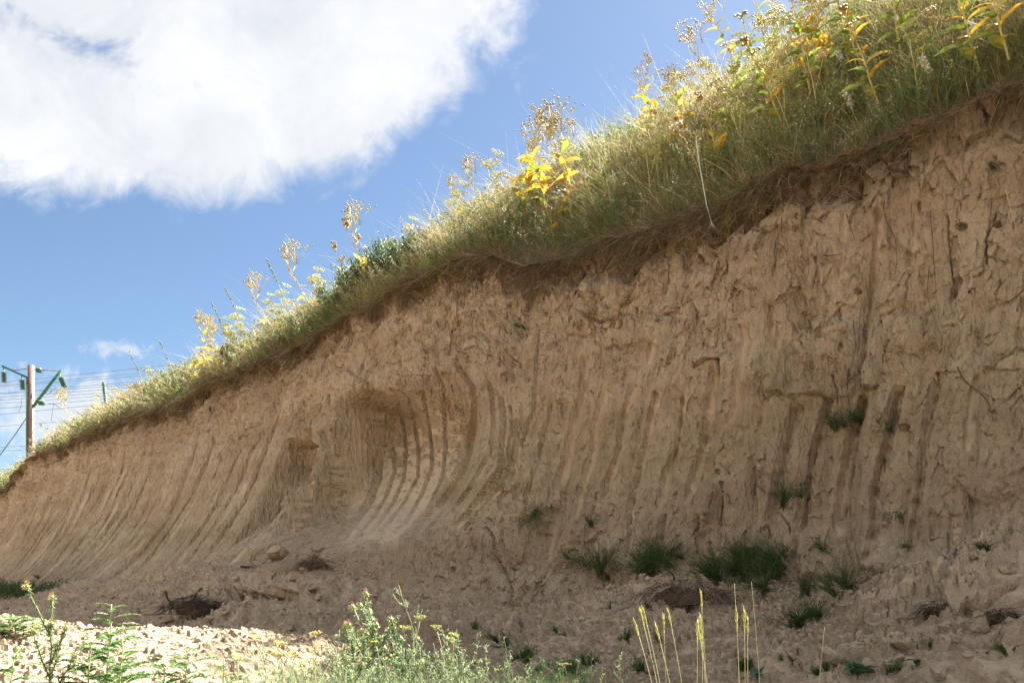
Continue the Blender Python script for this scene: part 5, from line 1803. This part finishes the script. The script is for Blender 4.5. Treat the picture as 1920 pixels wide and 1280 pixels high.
def low_grass():
    a = Acc(); n = 8200
    px = rng.uniform(430, 1180, n); Y = rng.uniform(2.0, 3.3, n)
    dens = np.interp(px, [430, 560, 980, 1260], [.3, 1, 1, .25]) * sstep(fbm(px * .02, Y * 2, 3, 401), -.5, .1)
    m = rng.uniform(size=n) < dens; px, Y = px[m], Y[m]; n = len(px)
    x = (px - 960) / FPX * Y
    b = np.stack([x, Y, ground_z(x, Y) - .01], 1)
    d = unit(np.stack([rng.normal(size=n) * .28, rng.normal(size=n) * .25, np.ones(n)], 1))
    c = np.where((px + rng.normal(size=n) * 60 < 930)[:, None], pick([(.22, .27, .14), (.16, .22, .09), (.30, .31, .18)], [3, 3, 2], n), pick([(.06, .11, .035), (.10, .16, .05), (.22, .22, .11)], [3, 2, 1], n))
    a.ribbons(b, d, rng.uniform(.10, .30, n), np.full(n, .0028), np.stack([rng.normal(size=n) * .3, rng.normal(size=n) * .3, -rng.uniform(0, .3, n)], 1), c * rng.uniform(.7, 1.2, (n, 1)), 3)
    tag(a.build('foreground_grass', GRASS), 'fine grey-green grass along the bottom edge under the thistles', 'grass', kind='stuff')


low_grass()


# ------------------------------------------------------------------ railway power line
def P47(x, y, Y=47.0):
    return np.array([(x - 960) / FPX * Y, Y, ZC + (HY - y) / FPX * Y])


def prism(a, p0, p1, w, d, col):
    """a straight bar with a rectangular section"""
    p0, p1 = np.array(p0), np.array(p1); T = unit(p1 - p0)
    A = unit(np.cross(T, [0, 1, 0])); B = unit(np.cross(T, A))
    q = []
    for p in (p0, p1):
        for s1, s2 in ((-1, -1), (1, -1), (1, 1), (-1, 1)):
            q.append(p + A * s1 * w / 2 + B * s2 * d / 2)
    a._put(q, col, [[0, 1, 2, 3], [7, 6, 5, 4], [0, 4, 5, 1], [1, 5, 6, 2], [2, 6, 7, 3], [3, 7, 4, 0]])


def insulator(parent, p, q, n=6):
    a = Acc(); p, q = np.array(p), np.array(q)
    a.tube([p, q], .03, .03, (.05, .10, .08), 4)
    d = unit(q - p)
    u = unit(np.cross(d, [0, 1, 0])); v = np.cross(d, u)
    th = np.arange(9) * 2 * math.pi / 8
    for k in range(n):
        c = p + (q - p) * (.35 + .6 * k / (n - 1))
        rings = []
        for dz, r in ((-.045, .03), (.0, .17), (.035, .15), (.045, .03)):
            rings.append(c + d * dz + r * (np.cos(th)[:, None] * u + np.sin(th)[:, None] * v))
        a.surf(np.array(rings), (.035, .10, .085))
    return a.build('insulator', PAINT, parent)


def mast():
    o = P47(57.5, 1000)
    t = thing('railway_mast', 'red-brown catenary mast with green bracket arms standing on the skyline at far left', 'power pole', tuple(o))
    a = Acc(); top = P47(58.5, 685) - o
    prism(a, (0, 0, -3), top, .27, .26, (.20, .115, .095)); a.build('mast', PAINT, t)
    c = Acc(); prism(c, P47(52.6, 1000) - o + np.array([0, -.16, -1]), P47(53.4, 709) - o + np.array([0, -.16, 0]), .07, .05, (.02, .13, .07)); c.build('edge_strip', PAINT, t)  # green strip added to imitate a lens colour fringe along the mast's left edge
    g = (.015, .11, .06)
    b = Acc(); prism(b, P47(55, 709) - o, P47(4, 686) - o, .11, .10, g); b.build('bracket_arm', PAINT, t)
    b = Acc(); prism(b, P47(62, 762) - o, P47(115.5, 693) - o, .13, .11, g); b.build('strut_arm', PAINT, t)
    b = Acc(); b.tube([P47(64, 693) - o, P47(114, 695) - o], .03, .03, (.08, .08, .08), 4); b.build('tie_rod', PAINT, t)
    b = Acc(); b.tube([P47(56, 690) - o, P47(27, 694) - o, P47(24, 691) - o], .03, .03, (.08, .08, .08), 4); b.build('tie_rod', PAINT, t)
    insulator(t, P47(7, 689) - o, P47(8, 717) - o)
    insulator(t, P47(41, 703) - o, P47(43, 730) - o)
    insulator(t, P47(111, 700) - o, P47(121, 725) - o)
    insulator(t, P47(67, 693) - o, P47(76, 694) - o, 4)
    insulator(t, P47(70, 754) - o, P47(82, 755) - o, 4)
    b = Acc(); b.tube([P47(85, 735) - o, P47(88, 738) - o, P47(92, 738) - o, P47(97, 733) - o, P47(98, 730) - o], .025, .025, (.06, .08, .07), 4); b.build('jumper_loop', PAINT, t)
    o2 = P47(206, 900, 80)
    t2 = thing('distant_mast', 'small tilted green mast peeping over the grass right of the railway pole', 'power pole', tuple(o2))
    a = Acc(); prism(a, (.6, 0, -2), P47(194.5, 717, 80) - o2, .26, .22, (.02, .10, .055)); a.build('mast', PAINT, t2)
    b = Acc(); b.tube([P47(196, 722, 80) - o2, P47(192, 732, 80) - o2], .05, .05, (.02, .10, .055), 4); b.build('strut', PAINT, t2)
    b = Acc(); b.tube([P47(197, 720, 80) - o2, P47(216, 738, 80) - o2], .03, .03, (.08, .08, .08), 4); b.build('stay', PAINT, t2)


mast()
WIRES = [  # y at px 0, y at px 280, label
    (717, 688, 'topmost overhead wire of the railway line'), (722.5, 698, 'second highest overhead wire, joining the lower arm end'), (724.5, 703, 'overhead wire just below the second highest'),
    (737, 713, 'overhead wire crossing behind the mast above the middle insulator'), (739, 718, 'overhead wire running close beneath the insulators'), (744.5, 724, 'thin wire in the upper middle of the bundle'),
    (750, 730, 'thin wire in the middle of the bundle'), (756.5, 735, 'thin wire in the lower middle of the bundle'), (765.5, 740, 'wire just under the foot of the strut arm'),
    (777, 748, 'contact wire with droppers below the strut arm'), (799, 776, 'lower wire passing the grass tops right of the mast'), (838, 822, 'low wire near the grass at the left edge'), (845, 833, 'lowest wire almost touching the grass at the left edge'),
]
for i, (y0, y1, lab) in enumerate(WIRES):
    yy = lambda x: y0 + (y1 - y0) * x / 280.0
    Yw = 46.0 + (i % 3) * 1.3
    k = 47.3 if i % 3 == 0 else Yw
    k = 45.8 if i % 3 == 0 else 48.4 + .5 * (i % 2)
    xs = np.linspace(-500, 520, 24)
    pts = np.array([P47(x, yy(x) + 4.0 * (((x - 140) / 400) ** 2 - .1) * -0.5, k) for x in xs])
    o = pts[12].copy()
    a = Acc(); a.tube(pts - o, .013, .013, (.09, .095, .10), 4)
    ob = a.build('overhead_wire', PAINT); ob.location = o
    tag(ob, lab, 'wire', 'overhead wires of the railway line')
for lab, pts, r in [('slanting guy wire running from the mast down to the left edge', [(60, 768), (30, 812), (-30, 894)], .025), ('thin dropper wire left of the mast', [(42, 732), (40, 760), (35, 773)], .012),
                    ('thin dropper wire right of the mast', [(102, 752), (98, 774), (96, 788)], .012), ('curved feeder wire right of the strut arm', [(92, 756), (104, 758), (112, 764), (113, 766)], .018)]:
    P = np.array([P47(x, y, 47.2) for x, y in pts]); o = P[0].copy()
    a = Acc(); a.tube(P - o, r, r, (.05, .055, .06), 4); ob = a.build('guy_wire' if 'guy' in lab else 'dropper_wire', PAINT); ob.location = o
    tag(ob, lab, 'wire')
